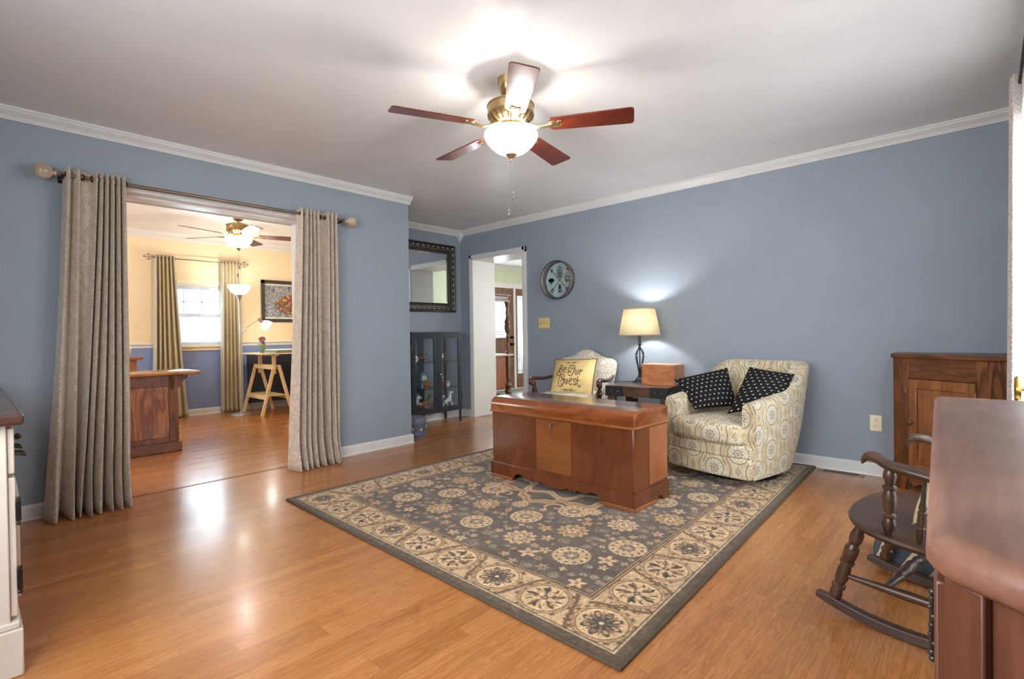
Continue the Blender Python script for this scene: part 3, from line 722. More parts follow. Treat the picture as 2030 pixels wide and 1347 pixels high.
# ------------------------------------------------------------ curtains of the wide opening
def cloth_mat(name, c1, c2, scale=1.0, sheen=0.3, stripes=None):
    m, nt, b = newmat(name)
    tc = nt.nodes.new('ShaderNodeUVMap'); s = nt.nodes.new('ShaderNodeSeparateXYZ'); nt.links.new(tc.outputs[0], s.inputs[0]); X.nt = nt
    u, v = X(s.outputs[0]), X(s.outputs[1])
    uu = xabs(xfract(u/(0.12*scale))-0.5)*2; vv = xabs(xfract(v/(0.16*scale)+xmod(xfloor(u/(0.12*scale)), 2)*0.5)-0.5)*2
    zig = xsin((uu+vv)*22)*0.5+0.5; leafy = noise(vec(u*16/scale, v*10/scale), 2.2, 3, 0.6, 1.6); weave = noise(vec(u*90, v*90), 8, 1)
    f = zig*0.34+(leafy > 0.5)*0.26+weave*0.4
    c = ramp(f, [(0.2, c1), (0.75, c2)])
    if stripes:
        q = xsin(u*6.283/0.115)*0.5+0.5; c = mixc(q*0.75, c, stripes)
    nt.links.new(c, b.inputs['Base Color']); b.inputs['Roughness'].default_value = 0.85; b.inputs['Sheen Weight'].default_value = sheen; b.inputs['Specular IOR Level'].default_value = 0.2
    bump(nt, b, weave, 0.25, 0.002)
    return m
M_taupe = cloth_mat('taupe damask cloth', (178, 161, 144), (218, 203, 187))
M_gold = cloth_mat('gold and silver cloth', (176, 152, 106), (206, 186, 140), 0.8, 0.3, (178, 182, 178))
def curtain(name, label, group, x0, tops, bots, ztop, zbot, mat, ringmat, amp=(0.040, 0.055), flare=0.0, along='y', sgn=1, seed=1, rod_z=None, sag=None):
    """tops / bots = positions of the folds that face the room, at the rod and at the floor"""
    rg = random.Random(seed); nz = 46; n = len(tops); P = []; UV = []
    gaps_t = [tops[0]-0.02]+[(a+b)/2 for a, b in zip(tops, tops[1:])]+[tops[-1]+0.02]
    gaps_b = [bots[0]-0.03]+[(a+b)/2 for a, b in zip(bots, bots[1:])]+[bots[-1]+0.03]
    jit = [rg.uniform(0.75, 1.25) for _ in range(2*n+1)]; ph = [rg.uniform(0, 6.28) for _ in range(2*n+1)]
    cols = None
    for i in range(nz+1):
        t = i/nz; z = ztop+(zbot-ztop)*t; e = t**1.25; a = amp[0]+(amp[1]-amp[0])*t
        ctrl = []
        for k in range(2*n+1):
            if k % 2: yt, yb, s = tops[k//2], bots[k//2], 1
            else: yt, yb, s = gaps_t[k//2], gaps_b[k//2], -1
            y = yt+(yb-yt)*e+0.006*sin(5*t+ph[k])*t
            if sag: y += sag*sin(pi*t)*(1-k/(2*n))
            off = s*a*(1+(jit[k]-1)*t)
            if s > 0 and flare and t > 0.88: off += flare*((t-0.88)/0.12)**1.5*jit[k]
            if s < 0 and k not in (0, 2*n):
                wgap = (gaps_t[k//2]-tops[k//2-1])
            ctrl.append((y, off))
        # flatten wide gaps: insert two valley points
        pts = []
        for k, (y, off) in enumerate(ctrl):
            if k % 2 == 0 and 0 < k < 2*n and tops[k//2]-tops[k//2-1] > 0.06:
                l, r = ctrl[k-1][0], ctrl[k+1][0]; pts += [(l+(r-l)*0.25, off), (l+(r-l)*0.75, off)]
            else: pts.append((y, off))
        row = catmull([(y, o, 0) for y, o in pts], 7)
        if along == 'y': P.append([(x0+sgn*p.y, p.x, z) for p in row])
        else: P.append([(p.x, x0+sgn*p.y, z) for p in row])
        if cols is None:
            cols = [0]
            for p, q in zip(row, row[1:]): cols.append(cols[-1]+(q-p).length)
        UV.append([(c, z) for c in cols])
    m0 = P[0][len(P[0])//2]; off = (x0, m0[1], zbot) if along == 'y' else (m0[0], x0, zbot)
    t = thing(name, label, 'curtain', off, 0, group)
    MB().grid(P, UV).build('panel', mat, t, off=off, smooth=80, solid=0.004)
    if rod_z:
        for k in range(2*n):
            if not (k in (0, 2*n-1) or (k % 2 == 0 and tops[k//2]-tops[k//2-1] > 0.06) or (k % 2 and tops[k//2+1]-tops[k//2] > 0.06)): continue
            ya, yb = (gaps_t[k//2], tops[k//2]) if k % 2 == 0 else (tops[k//2], gaps_t[k//2+1])
            y = (ya+yb)/2; c = (x0, y, rod_z) if along == 'y' else (y, x0, rod_z)
            dvec = Vector((0, 1, 0)) if along == 'y' else Vector((1, 0, 0)); sl = Vector((sgn, 0, 0)) if along == 'y' else Vector((0, sgn, 0))
            e1 = (sl*0.8+dvec*(0.25 if k % 2 else -0.25)).normalized(); e2 = Vector((0, 0, 1))
            ring = [Vector(c)+e1*0.018*cos(q)+e2*0.018*sin(q)-Vector(off) for q in [2*pi*j/14 for j in range(14)]]
            MB().tube(ring, 0.0032, 6, True, up=dvec).build('grommet', ringmat, t)
    return t
M_dark = plain('dark bronze grommet', (44, 36, 30), 0.4, 0.7)
M_rod = plain('brushed bronze rod', (132, 112, 94), 0.32, 0.7)
M_finial = wood('whitewashed finial', (150, 126, 106), (188, 164, 144), (214, 194, 176), 'y', 0.3, 0.3, 0.5, 0.9)
curtain('curtain', 'taupe damask grommet curtain pooling on the floor left of the wide opening', 'taupe curtains of the wide opening', -4.07,
        [0.452, 0.498, 0.585, 0.612, 0.640, 0.668, 0.697, 0.722], [0.340, 0.425, 0.462, 0.505, 0.560, 0.612, 0.660, 0.703], 2.110, 0.004, M_taupe, M_dark, (0.036, 0.060), 0.075, seed=3, rod_z=2.066)
curtain('curtain', 'taupe damask grommet curtain right of the wide opening beside the bare wall', 'taupe curtains of the wide opening', -4.07,
        [1.885, 1.930, 1.960, 1.990, 2.020, 2.110, 2.145, 2.180], [1.790, 1.850, 1.905, 1.960, 2.010, 2.075, 2.120, 2.160], 2.112, 0.004, M_taupe, M_dark, (0.036, 0.058), 0.055, seed=8, rod_z=2.066)
rd = thing('curtain_rod', 'bronze curtain rod with whitewashed ball finials above the wide opening', 'curtain rod', (-4.07, 1.33, 2.066))
ro = (-4.07, 1.33, 2.066)
MB().cyl((-4.07, 0.40, 2.066), (-4.07, 2.27, 2.066), 0.0115, 14).build('rod', M_rod, rd, off=ro)
for y, s in ((0.40, -1), (2.27, 1)):
    MB().turned((-4.07, y, 2.066), (-4.07, y+s*0.105, 2.066), [(0, 0.012), (0.05, 0.018), (0.10, 0.013), (0.16, 0.012), (0.20, 0.022), (0.28, 0.033), (0.42, 0.042), (0.60, 0.046), (0.76, 0.044), (0.90, 0.036), (0.97, 0.024), (1, 0.004)], 20).build('finial', M_finial, rd, off=ro)
for y in (0.425, 2.235):
    k = MB().beam((-4.176, y, 2.05), (-4.07, y, 2.05), 0.012, 0.012); k.box(-4.18, y-0.012, 2.035, -4.174, y+0.012, 2.075); k.tube([(-4.07, y, 2.066)]+[(-4.07+0.016*cos(q), y, 2.066+0.016*sin(q)) for q in [pi*j/8+pi for j in range(9)]], 0.004, 6, up=(0, 1, 0)); k.build('bracket', M_dark, rd, off=ro)

# ------------------------------------------------------------ cedar chest
M_chest = wood('walnut veneer', (70, 33, 14), (106, 54, 25), (134, 74, 37), 'z', 0.28, 0.45, 0.5, 0.35)
M_chestlid = wood('burl walnut lid', (86, 41, 17), (128, 66, 30), (160, 92, 46), 'x', 0.18, 0.7, 0.45, 0.5)
M_chestmid = wood('light centre veneer', (104, 56, 24), (134, 77, 36), (156, 95, 51), 'x', 0.28, 0.45, 0.8, 0.2)
M_rope = wood('carved rope moulding', (120, 66, 32), (160, 96, 52), (188, 124, 74), 'x', 0.35, 0.3, 1.0, 0.2)
def chest():
    t = thing('cedar_chest', 'long walnut cedar chest with rounded lid standing on the rug', 'chest', (-2.0985, 2.862, 0.0125), radians(-1.57))
    hx, hy = 0.598, 0.200
    MB().box(-hx, -hy, 0.06, hx, hy, 0.484).build('body', M_chest, t, bevel=0.006)
    MB().box(-0.159, -hy-0.0018, 0.125, 0.140, -hy+0.002, 0.470).build('centre_panel', M_chestmid, t)
    e = MB().box(hx-0.002, -0.02, 0.125, hx+0.0018, hy, 0.470); e.build('end_panel', wood('pale end veneer', (128, 70, 38), (156, 92, 52), (176, 112, 70), 'z', 0.28, 0.45, 0.8, 0.2), t)
    # lid: waterfall front edge
    prof = [(-0.205, 0.490), (-0.207, 0.530)]+[(-0.149-0.058*cos(q), 0.532+0.055*sin(q)) for q in [pi/2*i/8 for i in range(1, 9)]]+[(0.19, 0.587), (0.204, 0.580), (0.204, 0.490)]
    MB().prism(prof, lambda y, z, x: (x, y, z), -hx-0.006, hx+0.006).build('lid', M_chestlid, t, smooth=30, bevel=0.003)
    for sx in (-1, 1):
        q = [(-0.192, 0.500), (-0.194, 0.530)]+[(-0.146-0.048*cos(a), 0.530+0.046*sin(a)) for a in [pi/2*i/8 for i in range(1, 9)]]+[(0.185, 0.576)]
        MB().tube([(sx*(hx+0.0055), y, z) for y, z in q], 0.0028, 6).build('lid_bead', M_rope, t)
    r = MB()
    r.tube([(-hx-0.012, -hy-0.006, 0.487), (hx+0.006, -hy-0.006, 0.487)], 0.008, 8); r.tube([(hx+0.006, -hy-0.006, 0.487), (hx+0.006, hy, 0.487)], 0.007, 8); r.tube([(-hx-0.006, -hy, 0.487), (-hx-0.006, hy, 0.487)], 0.007, 8)
    for i in range(58):
        x = -0.44+i*0.0155; r.beam((x, -hy-0.008, 0.478), (x+0.009, -hy-0.013, 0.496), 0.009, 0.006)
    r.build('rope_moulding', M_rope, t)
    # scalloped front apron
    top = 0.106
    def half():
        p = [(0.0, 0.030)]
        for c, w, dp in ((0.10, 0.10, 0.030), (0.135, 0.03, 0.034), (0.17, 0.035, 0.038), (0.215, 0.045, 0.042)): pass
        for x in np.linspace(0.0, 0.11, 8): p.append((x, 0.022+0.020*(x/0.11)**2))
        p += [(0.115, 0.046)]
        for c in (0.135, 0.168): p += [(c+0.016*cos(a), 0.046-0.012*sin(a)) for a in np.linspace(pi, 0, 7)]
        p += [(0.19, 0.050)]
        p += [(0.235+0.042*cos(a), 0.052-0.012*sin(a)) for a in np.linspace(pi, 0.2, 7)]
        p += [(0.285, 0.052), (0.31, 0.058), (0.34, 0.055), (0.36, 0.044), (0.372, 0.026), (0.380, 0.020), (0.384, 0.0), (hx+0.008, 0.0)]
        return p
    h = half(); poly = [(-x, z) for x, z in h[::-1]]+h[1:]+[(hx+0.008, top), (-hx-0.008, top)]
    MB().prism(poly, lambda x, z, y: (x, y, z), -hy-0.012, -hy+0.006).build('apron', M_chest, t, smooth=20, bevel=0.002)
    side = [(-hy-0.012, 0), (0.050, 0), (0.054, 0.018), (0.075, 0.034), (0.105, 0.034), (0.124, 0.018), (0.128, 0), (hy+0.004, 0), (hy+0.004, top), (-hy-0.012, top)]
    for sx in (-1, 1): MB().prism(side, lambda y, z, x: (x, y, z), sx*(hx-0.006), sx*(hx+0.010)).build('side_apron', M_chest, t, smooth=20, bevel=0.002)
    for sx in (-1, 1):
        k = MB()
        for i in range(20):
            for zz in (0.006, 0.017): k.ball((sx*(0.395+i*0.0108), -hy-0.013, zz), 0.0062, 6)
        k.build('foot_carving', M_rope, t)
        k = MB()
        for i in range(23):
            for zz in (0.006, 0.017): k.ball((sx*(hx+0.011), -hy+0.002+i*0.0105, zz), 0.0060, 6)
        k.build('foot_carving', M_rope, t)
    k = MB(); T = Matrix.Translation((-0.018, -hy-0.002, 0.445)) @ Matrix.Rotation(radians(90), 4, 'X')
    k.lathe((0, 0, 0), [(0, 0.012), (0.004, 0.0115), (0.005, 0.006), (0.002, 0.004)], 16); ks = k.build('keyhole_plate', plain('aged brass', (126, 110, 92), 0.35, 0.8), t, tf=T)
    k = MB(); k.tube([(-0.018, -hy-0.004, 0.447), (-0.018, -hy-0.020, 0.446)], 0.0025, 6); k.tube([(-0.018+0.007*cos(q), -hy-0.020, 0.440+0.009*sin(q)) for q in [2*pi*j/12 for j in range(12)]], 0.0018, 5, True, up=(0, 1, 0)); k.box(-0.0195, -hy-0.021, 0.388, -0.0165, -hy-0.019, 0.432); k.tube([(-0.018, -hy-0.020, 0.432), (-0.022, -hy-0.020, 0.41), (-0.024, -hy-0.02, 0.385)], 0.0014, 5)
    k.build('key', plain('nickel key', (176, 170, 160), 0.3, 0.9), t)
chest()

# ------------------------------------------------------------ swivel barrel armchair
def medallion_fabric():
    m, nt, b = newmat('medallion print upholstery')
    tc = nt.nodes.new('ShaderNodeUVMap'); s = nt.nodes.new('ShaderNodeSeparateXYZ'); nt.links.new(tc.outputs[0], s.inputs[0]); X.nt = nt
    u, v = X(s.outputs[0]), X(s.outputs[1]); A, B = 0.165, 0.235
    ci = xfloor(u/A); uu = (xfract(u/A)-0.5)*A; vv = (xfract(v/B+xmod(ci, 2)*0.5)-0.5)*B
    r = xsqrt(uu*uu+vv*vv); th = xatan2(vv, uu); n1 = noise(vec(u*30, v*30), 1.6, 2, 0.6, 1.2); n2 = noise(vec(u*9, v*9), 1.6, 2); thr = noise(vec(u*420, v*420), 2, 1)
    base = ramp(n2, [(0.35, (204, 182, 144)), (0.65, (228, 215, 190))])
    c = mixc((n1 > 0.56)*0.55, base, (176, 170, 156)); c = mixc((n1 < 0.38)*0.65, c, (206, 164, 104))
    c = mixc((r < 0.064)*0.75, c, (224, 216, 196))
    sw = xsin(th*10+r*240); c = mixc((r < 0.058)*(r > 0.032)*(sw > 0.55)*0.55, c, (150, 138, 118))
    fr = xcos(th*8)*0.006+0.024; c = mixc((xabs(r-fr) < 0.0036)*0.9, c, (76, 62, 50)); c = mixc((r < 0.011)*0.9, c, (96, 80, 62)); c = mixc((r < 0.006), c, (220, 205, 170))
    c = mixc((xabs(r-0.066) < 0.0028)*0.9, c, (122, 106, 86))
    wl = xcos(vv*(6.2832/B))*0.020+(A/2-0.014); c = mixc((xabs(xabs(uu)-wl) < 0.0028)*0.9, c, (112, 100, 84))
    dv = B/2-xabs(vv); dm = xabs(uu)*1.5+dv; c = mixc((xabs(dm-0.026) < 0.0030)*0.9, c, (96, 86, 74)); c = mixc((dm < 0.012)*0.85, c, (120, 108, 92)); c = mixc((dm < 0.005), c, (225, 214, 190))
    c = mixc((xabs(uu) < 0.0014)*(dv < 0.055)*(dm > 0.026)*0.7, c, (120, 108, 92))
    c = mixc(thr*0.25, c, (240, 228, 200), 'MULTIPLY')
    nt.links.new(c, b.inputs['Base Color']); b.inputs['Roughness'].default_value = 0.9; b.inputs['Specular IOR Level'].default_value = 0.15; b.inputs['Sheen Weight'].default_value = 0.15
    bump(nt, b, thr, 0.2, 0.001); return m
M_medal = medallion_fabric()
M_black = plain('black painted metal', (26, 26, 28), 0.45)
def swivel_chair():
    t = thing('swivel_armchair', 'barrel swivel armchair in cream and taupe medallion print by the back wall', 'armchair', (-1.365, 3.945, 0.0122), radians(-11))
    MB().lathe((0, 0, 0), [(0, 0.27), (0.012, 0.275), (0.022, 0.265), (0.03, 0.06), (0.062, 0.06), (0.066, 0.24), (0.076, 0.24)], 36).build('swivel_base', M_black, t)
    # plan path of the outer shell
    key = [(0.352, -0.395), (0.360, -0.15), (0.368, 0.12), (0.350, 0.29), (0.285, 0.385), (0.15, 0.41), (0, 0.415), (-0.15, 0.41), (-0.285, 0.385), (-0.350, 0.29), (-0.368, 0.12), (-0.360, -0.15), (-0.352, -0.395)]
    path = catmull([(x, y, 0) for x, y in key], 6); N = len(path); P = []; UV = []; s = 0
    for i, p in enumerate(path):
        tg = (path[min(i+1, N-1)]-path[max(i-1, 0)]).normalized(); inn = Vector((-tg.y, tg.x, 0))
        if i: s += (p-path[i-1]).length
        k = max(0, min(1, (p.y+0.06)/0.42)); k = k*k*(3-2*k)
        h = 0.572+0.042*max(0, min(1, (p.y+0.4)/0.4))+(0.818-0.614)*k; th = 0.098+0.045*k
        lean = 0.065*k
        sec = [(0.020+0.075*k, 0.066), (0.008+0.062*k, 0.16), (0.036*k, 0.34), (-0.002, h-0.05), (0.006, h-0.020), (0.028, h-0.003), (0.05, h), (th-0.05, h), (th-0.022, h-0.004), (th-0.004, h-0.024), (th, h-0.06), (th+0.01*k, 0.40), (th, 0.24)]
        row = []; uvr = []; q = 0; last = None
        for o, z in sec:
            pt = p+inn*o+Vector((0, lean*max(0, (z-0.1)/0.7)**1.2, 0)); pt.z = z
            if last is not None: q += (pt-last).length
            last = pt.copy(); row.append(tuple(pt)); uvr.append((s+0.06, q+0.05))
        P.append(row); UV.append(uvr)
    g = MB().grid(P, UV)
    for row, uvr, fl in ((P[0], UV[0], 1), (P[-1], UV[-1], 0)):
        n = len(row); g.add(row, [tuple(range(n)) if fl else tuple(range(n-1, -1, -1))], [(x[0], x[2]) for x in row])
    g.build('shell', M_medal, t, smooth=50)
    def crown_y(p, amt, ax=1): return p
    fp = MB().rbox((0, -0.345, 0.137), (0.322, 0.075, 0.072), 0.016, 3, 6, lambda p: (p.x, p.y-0.030*(1-(p.x/0.322)**2)*(1 if p.y < 0 else 0), p.z))
    fp.build('front_skirt', M_medal, t, cube=1, smooth=60)
    dk = MB().rbox((0, -0.340, 0.246), (0.318, 0.080, 0.042), 0.014, 3, 6, lambda p: (p.x, p.y-0.038*(1-(p.x/0.318)**2)*(1 if p.y < 0 else 0), p.z))
    dk.build('seat_deck', M_medal, t, cube=1, smooth=60)
    def seatshape(p):
        fx = 1-(p.x/0.30)**2; y = p.y-(0.050*fx if p.y < 0 else 0); z = p.z+(0.020*fx*max(0, 1-(p.y/0.42)**2) if p.z > 0 else 0)
        return (p.x*(1.07 if p.y < -0.26 else 1.0), y, z)
    MB().rbox((0, -0.10, 0.352), (0.262, 0.345, 0.066), 0.052, 4, 8, seatshape).build('seat_cushion', M_medal, t, cube=1, smooth=60)
    MB().box(-0.27, -0.28, 0.08, 0.27, 0.30, 0.30).build('seat_base', M_medal, t, cube=1)
swivel_chair()

def pillow4(corners, thick, n=22, pinch=0.05, both=1.0):
    """cushion between four corners (TL, TR, BR, BL seen from the front); returns (mb, surface function)"""
    TL, TR, BR, BL = [Vector(c) for c in corners]; nrm = (TR-BL).cross(TL-BR).normalized()
    def surf(u, v, s=1.0, lift=0.0):
        a, c = u*2-1, v*2-1
        uu = 0.5+0.5*a*(1-pinch*(1-c*c)); vv = 0.5+0.5*c*(1-pinch*(1-a*a))
        p = (BL*(1-uu)+BR*uu)*(1-vv)+(TL*(1-uu)+TR*uu)*vv
        hgt = thick*((1-abs(a)**2.6)*(1-abs(c)**2.6))**0.62
        return p+nrm*(hgt*s*(1 if s > 0 else both)+lift)
    if nrm.dot(Vector((0, 0, 1.062))-(TL+BR)/2+Vector((0, 0, 0))) < 0: nrm.negate()
    w_, h_ = (TR-TL).length, (TL-BL).length
    mb = MB()
    for s in (1, -1):
        P = [[tuple(surf(i/n, j/n, s)) for i in range(n+1)] for j in range(n+1)]; UV = [[(i/n*w_, j/n*h_) for i in range(n+1)] for j in range(n+1)]
        if s < 0: P = [r[::-1] for r in P]; UV = [r[::-1] for r in UV]
        mb.grid(P, UV)
    return mb, surf
def dotted_cloth(name, ground, dot, cell=0.040):
    m, nt, b = newmat(name)
    tc = nt.nodes.new('ShaderNodeUVMap'); s = nt.nodes.new('ShaderNodeSeparateXYZ'); nt.links.new(tc.outputs[0], s.inputs[0]); X.nt = nt
    u, v = X(s.outputs[0]), X(s.outputs[1]); row = xfloor(v/(cell*0.86)); us = u/cell+xmod(row, 2)*0.5; col = xfloor(us)
    a = (white(vec(row, col))-0.5)*1.4
    uu = (xfract(us)-0.5)*cell; vv = (xfract(v/(cell*0.86))-0.5)*cell*0.86
    x = uu*xcos(a)-vv*xsin(a); y = uu*xsin(a)+vv*xcos(a)
    # a little heart-like fleck: two short strokes meeting in a point
    d = xabs(y-xabs(x)*0.8+0.0022); mk = (d < 0.0027)*(xabs(x) < 0.0058)
    c = mixc(mk, ground, dot)
    nt.links.new(c, b.inputs['Base Color']); b.inputs['Roughness'].default_value = 0.9; b.inputs['Specular IOR Level'].default_value = 0.2
    return m
M_fleck = dotted_cloth('black cloth with small white flecks', (30, 28, 28), (236, 232, 222))
mb, _ = pillow4([(-1.800, 3.80, 0.690), (-1.475, 4.04, 0.780), (-1.360, 3.93, 0.500), (-1.600, 3.715, 0.478)], 0.065, pinch=0.03)
tag(mb.build('throw_pillow', M_fleck, off=(-1.56, 3.87, 0.61), smooth=80), 'black pillow with white flecks leaning on the left arm of the swivel armchair', 'pillow', 'black throw pillows on the swivel armchair')
mb, _ = pillow4([(-1.290, 3.97, 0.795), (-0.995, 4.01, 0.750), (-1.040, 3.85, 0.540), (-1.370, 3.735, 0.465)], 0.062, pinch=0.03)
tag(mb.build('throw_pillow', M_fleck, off=(-1.20, 3.90, 0.63), smooth=80), 'black pillow with white flecks tilted against the right arm of the swivel armchair', 'pillow', 'black throw pillows on the swivel armchair')

# ------------------------------------------------------------ antique open armchair with its cushion
def damask():
    m, nt, b = newmat('ivory damask upholstery')
    tc = nt.nodes.new('ShaderNodeUVMap'); s = nt.nodes.new('ShaderNodeSeparateXYZ'); nt.links.new(tc.outputs[0], s.inputs[0]); X.nt = nt
    u, v = X(s.outputs[0]), X(s.outputs[1]); ci = xfloor(u/0.13); uu = xabs(xfract(u/0.13)-0.5)*0.13; vv = (xfract(v/0.17+xmod(ci, 2)*0.5)-0.5)*0.17
    r = xsqrt(uu*uu+vv*vv*0.7); n1 = noise(vec(uu*30, vv*30), 1.4, 2, 0.5, 2.2); l = xabs(xsin(r*150+n1*16))
    c = mixc((l < 0.42)*0.9, (232, 224, 206), (150, 146, 134)); c = mixc((n1 > 0.54)*0.7, c, (164, 158, 146))
    nt.links.new(c, b.inputs['Base Color']); b.inputs['Roughness'].default_value = 0.85; b.inputs['Specular IOR Level'].default_value = 0.2; return m
M_damask = damask()
M_mahog = wood('dark mahogany', (46, 20, 14), (74, 34, 24), (104, 52, 38), 'z', 0.25, 0.5, 0.8, 0.3)
def antique_chair():
    t = thing('antique_armchair', 'antique open armchair in ivory damask with carved dark wooden arms', 'armchair', (-2.935, 4.045, 0.0122), radians(11))
    # camel back: rounded slab
    def outline(v):   # half width at height fraction
        return 0.285+0.045*v
    n = 22; P = []; UV = []
    for side in (1, -1):
        G = []; U_ = []
        for j in range(15):
            v = j/14; row = []; ur = []
            for i in range(n+1):
                a = -1+2*i/n; hw = outline(v)*(1 if v < 0.86 else 1-0.10*((v-0.86)/0.14)**2)
                top = 0.80+0.085*(0.5+0.5*cos(pi*min(1, abs(a)*1.25)))-0.02*max(0, abs(a)-0.85)/0.15
                z = 0.40+(top-0.40)*v
                th = 0.055*((1-abs(a)**5)*(1-abs(2*v-1)**8))**0.5+0.004
                row.append((a*hw, 0.215+0.10*v-side*th, z)); ur.append((a*hw, z))
            G.append(row if side > 0 else row[::-1]); U_.append(ur if side > 0 else ur[::-1])
        P.append(G); UV.append(U_)
    b = MB(); b.grid(P[0], UV[0]); b.grid(P[1], UV[1]); b.build('backrest', M_damask, t, smooth=75)
    MB().rbox((0, -0.02, 0.415), (0.300, 0.275, 0.058), 0.048, 4, 8, lambda p: (p.x*(1.0 if p.y > 0 else 1.05), p.y, p.z+(0.025*(1-(p.x/0.3)**2)*(1-(p.y/0.28)**2) if p.z > 0 else 0))).build('seat', M_damask, t, cube=1, smooth=60)
    f = MB(); f.box(-0.300, -0.285, 0.30, 0.300, -0.255, 0.37); f.box(-0.295, -0.27, 0.30, -0.265, 0.25, 0.37); f.box(0.265, -0.27, 0.30, 0.295, 0.25, 0.37); f.box(-0.28, 0.225, 0.30, 0.28, 0.255, 0.37); f.build('seat_rail', M_mahog, t, bevel=0.006)
    for s in (-1, 1):
        pts = catmull([(s*0.300, 0.245, 0.628), (s*0.322, 0.13, 0.612), (s*0.338, -0.02, 0.606), (s*0.345, -0.14, 0.616), (s*0.348, -0.215, 0.622), (s*0.350, -0.262, 0.604), (s*0.350, -0.262, 0.574), (s*0.349, -0.236, 0.566), (s*0.348, -0.225, 0.585)], 6)
        N = len(pts); MB().tube(pts, [0.016+0.009*sin(pi*min(1, i/(N*0.62))) for i in range(N)], 12, flat=0.8).build('arm', M_mahog, t)
        MB().turned((s*0.318, -0.205, 0.35), (s*0.346, -0.205, 0.606), [(0, 0.024), (0.10, 0.024), (0.14, 0.017), (0.30, 0.020), (0.52, 0.027), (0.60, 0.030), (0.64, 0.020), (0.68, 0.024), (0.74, 0.014), (0.80, 0.020), (0.86, 0.026), (0.92, 0.020), (1, 0.018)], 18).build('arm_post', M_mahog, t)
    for x, y in ((-0.275, -0.265), (0.275, -0.265)):
        MB().turned((x, y, 0.32), (x, y, 0), [(0, 0.028), (0.2, 0.028), (0.24, 0.018), (0.3, 0.028), (0.38, 0.016), (0.6, 0.024), (0.78, 0.014), (0.84, 0.022), (0.92, 0.026), (1, 0.016)], 16).build('leg', M_mahog, t)
    for x in (-0.265, 0.265):
        MB().beam((x, 0.24, 0.42), (x*1.02, 0.255, 0), 0.036, 0.036).build('leg', M_mahog, t, bevel=0.005)
antique_chair()
# the lettered cushion
M_cushion = plain('butter yellow cotton', (226, 198, 134), 0.85, 0, 0.12, 5)
M_thread = plain('brown embroidery', (98, 70, 58), 0.8)
M_cord = plain('wine red piping', (120, 62, 46), 0.7)
BE = [(-3.195, 4.075, 0.800), (-2.712, 4.105, 0.818), (-2.668, 3.945, 0.480), (-3.140, 3.905, 0.470)]
mb, srf = pillow4(BE, 0.085, pinch=0.045)
bo = Vector((-2.93, 4.0, 0.64))
pil = tag(mb.build('lettered_pillow', M_cushion, off=bo, smooth=80), 'yellow pillow lettered Be Our Guest on the antique armchair', 'pillow')
def trace(mbt, pts, rad=0.0046, n=5):
    P = catmull([((x-120)/980, 1-(y-262)/920, 0) for x, y in pts], n)
    q = [srf(p.x, p.y, 1.0, 0.0008)-bo for p in P]
    mbt.tube(q, rad, 6, flat=0.5, up=(0, 1, 0.2))
L = MB()
for g in ([(382, 500), (366, 545), (362, 600), (362, 655)], [(366, 520), (396, 484), (430, 508), (428, 560), (380, 596)], [(374, 596), (420, 606), (442, 655), (428, 720), (392, 762), (348, 770), (314, 742), (322, 695), (350, 660), (384, 640), (382, 668), (358, 690)],
          [(478, 622), (518, 612), (536, 585), (524, 556), (496, 560), (474, 605), (470, 655), (492, 692), (522, 690), (530, 672)],
          [(668, 622), (660, 592), (690, 568), (728, 590), (738, 560), (716, 510), (676, 492), (632, 508), (606, 560), (600, 640), (598, 720), (620, 768), (660, 780), (700, 755), (722, 690), (728, 600)], [(606, 690), (634, 664), (662, 676), (662, 704), (644, 712)],
          [(764, 600), (760, 680), (772, 735), (795, 748), (816, 720), (822, 660), (824, 602)], [(790, 640), (790, 690)], [(858, 602), (862, 660), (856, 752)], [(862, 680), (878, 630), (898, 622), (908, 655)],
          [(514, 826), (516, 782), (490, 750), (446, 754), (410, 800), (388, 880), (380, 960), (386, 1015), (420, 1040), (464, 1030), (496, 985), (512, 930), (520, 868), (482, 884), (448, 915), (426, 930)], [(510, 850), (470, 862), (444, 840), (462, 806), (482, 820)], [(470, 1000), (462, 985), (440, 975)],
          [(545, 850), (540, 925), (556, 978), (580, 985), (602, 950), (608, 856)], [(576, 880), (576, 940)], [(648, 930), (690, 908), (708, 870), (692, 846), (664, 866), (646, 920), (644, 965), (664, 998), (694, 992), (706, 970)],
          [(800, 882), (786, 850), (758, 858), (746, 890), (770, 925), (796, 958), (782, 998), (752, 998), (738, 972)], [(842, 792), (830, 860), (824, 940), (832, 1005), (858, 1034), (884, 1025), (884, 1000), (868, 996)], [(800, 888), (840, 892), (880, 886)]): trace(L, g)
for yy, x0 in ((410, 615), (1112, 606)):
    for s in (-1, 1):
        trace(L, [(x0+s*95, yy), (x0+s*62, yy-20)], 0.0034, 3); trace(L, [(x0+s*95, yy), (x0+s*62, yy+20)], 0.0034, 3); trace(L, [(x0+s*62, yy-20), (x0+s*40, yy), (x0+s*62, yy+20)], 0.0030, 3); trace(L, [(x0+s*95, yy), (x0+s*150, yy)], 0.0018, 2)
    trace(L, [(x0-22, yy-8), (x0-8, yy), (x0-22, yy+8)], 0.003, 3); trace(L, [(x0+22, yy-8), (x0+8, yy), (x0+22, yy+8)], 0.003, 3)
L.build('embroidered_lettering', M_thread, pil)
e = []
for (a, c) in (((0, 1), (1, 1)), ((1, 1), (1, 0)), ((1, 0), (0, 0)), ((0, 0), (0, 1))):
    for k in range(16):
        t_ = k/16; e.append(srf(a[0]+(c[0]-a[0])*t_, a[1]+(c[1]-a[1])*t_, 1.0)-bo)
MB().tube(e, 0.005, 6, True, up=(0, 1, 0)).build('piping', M_cord, pil)

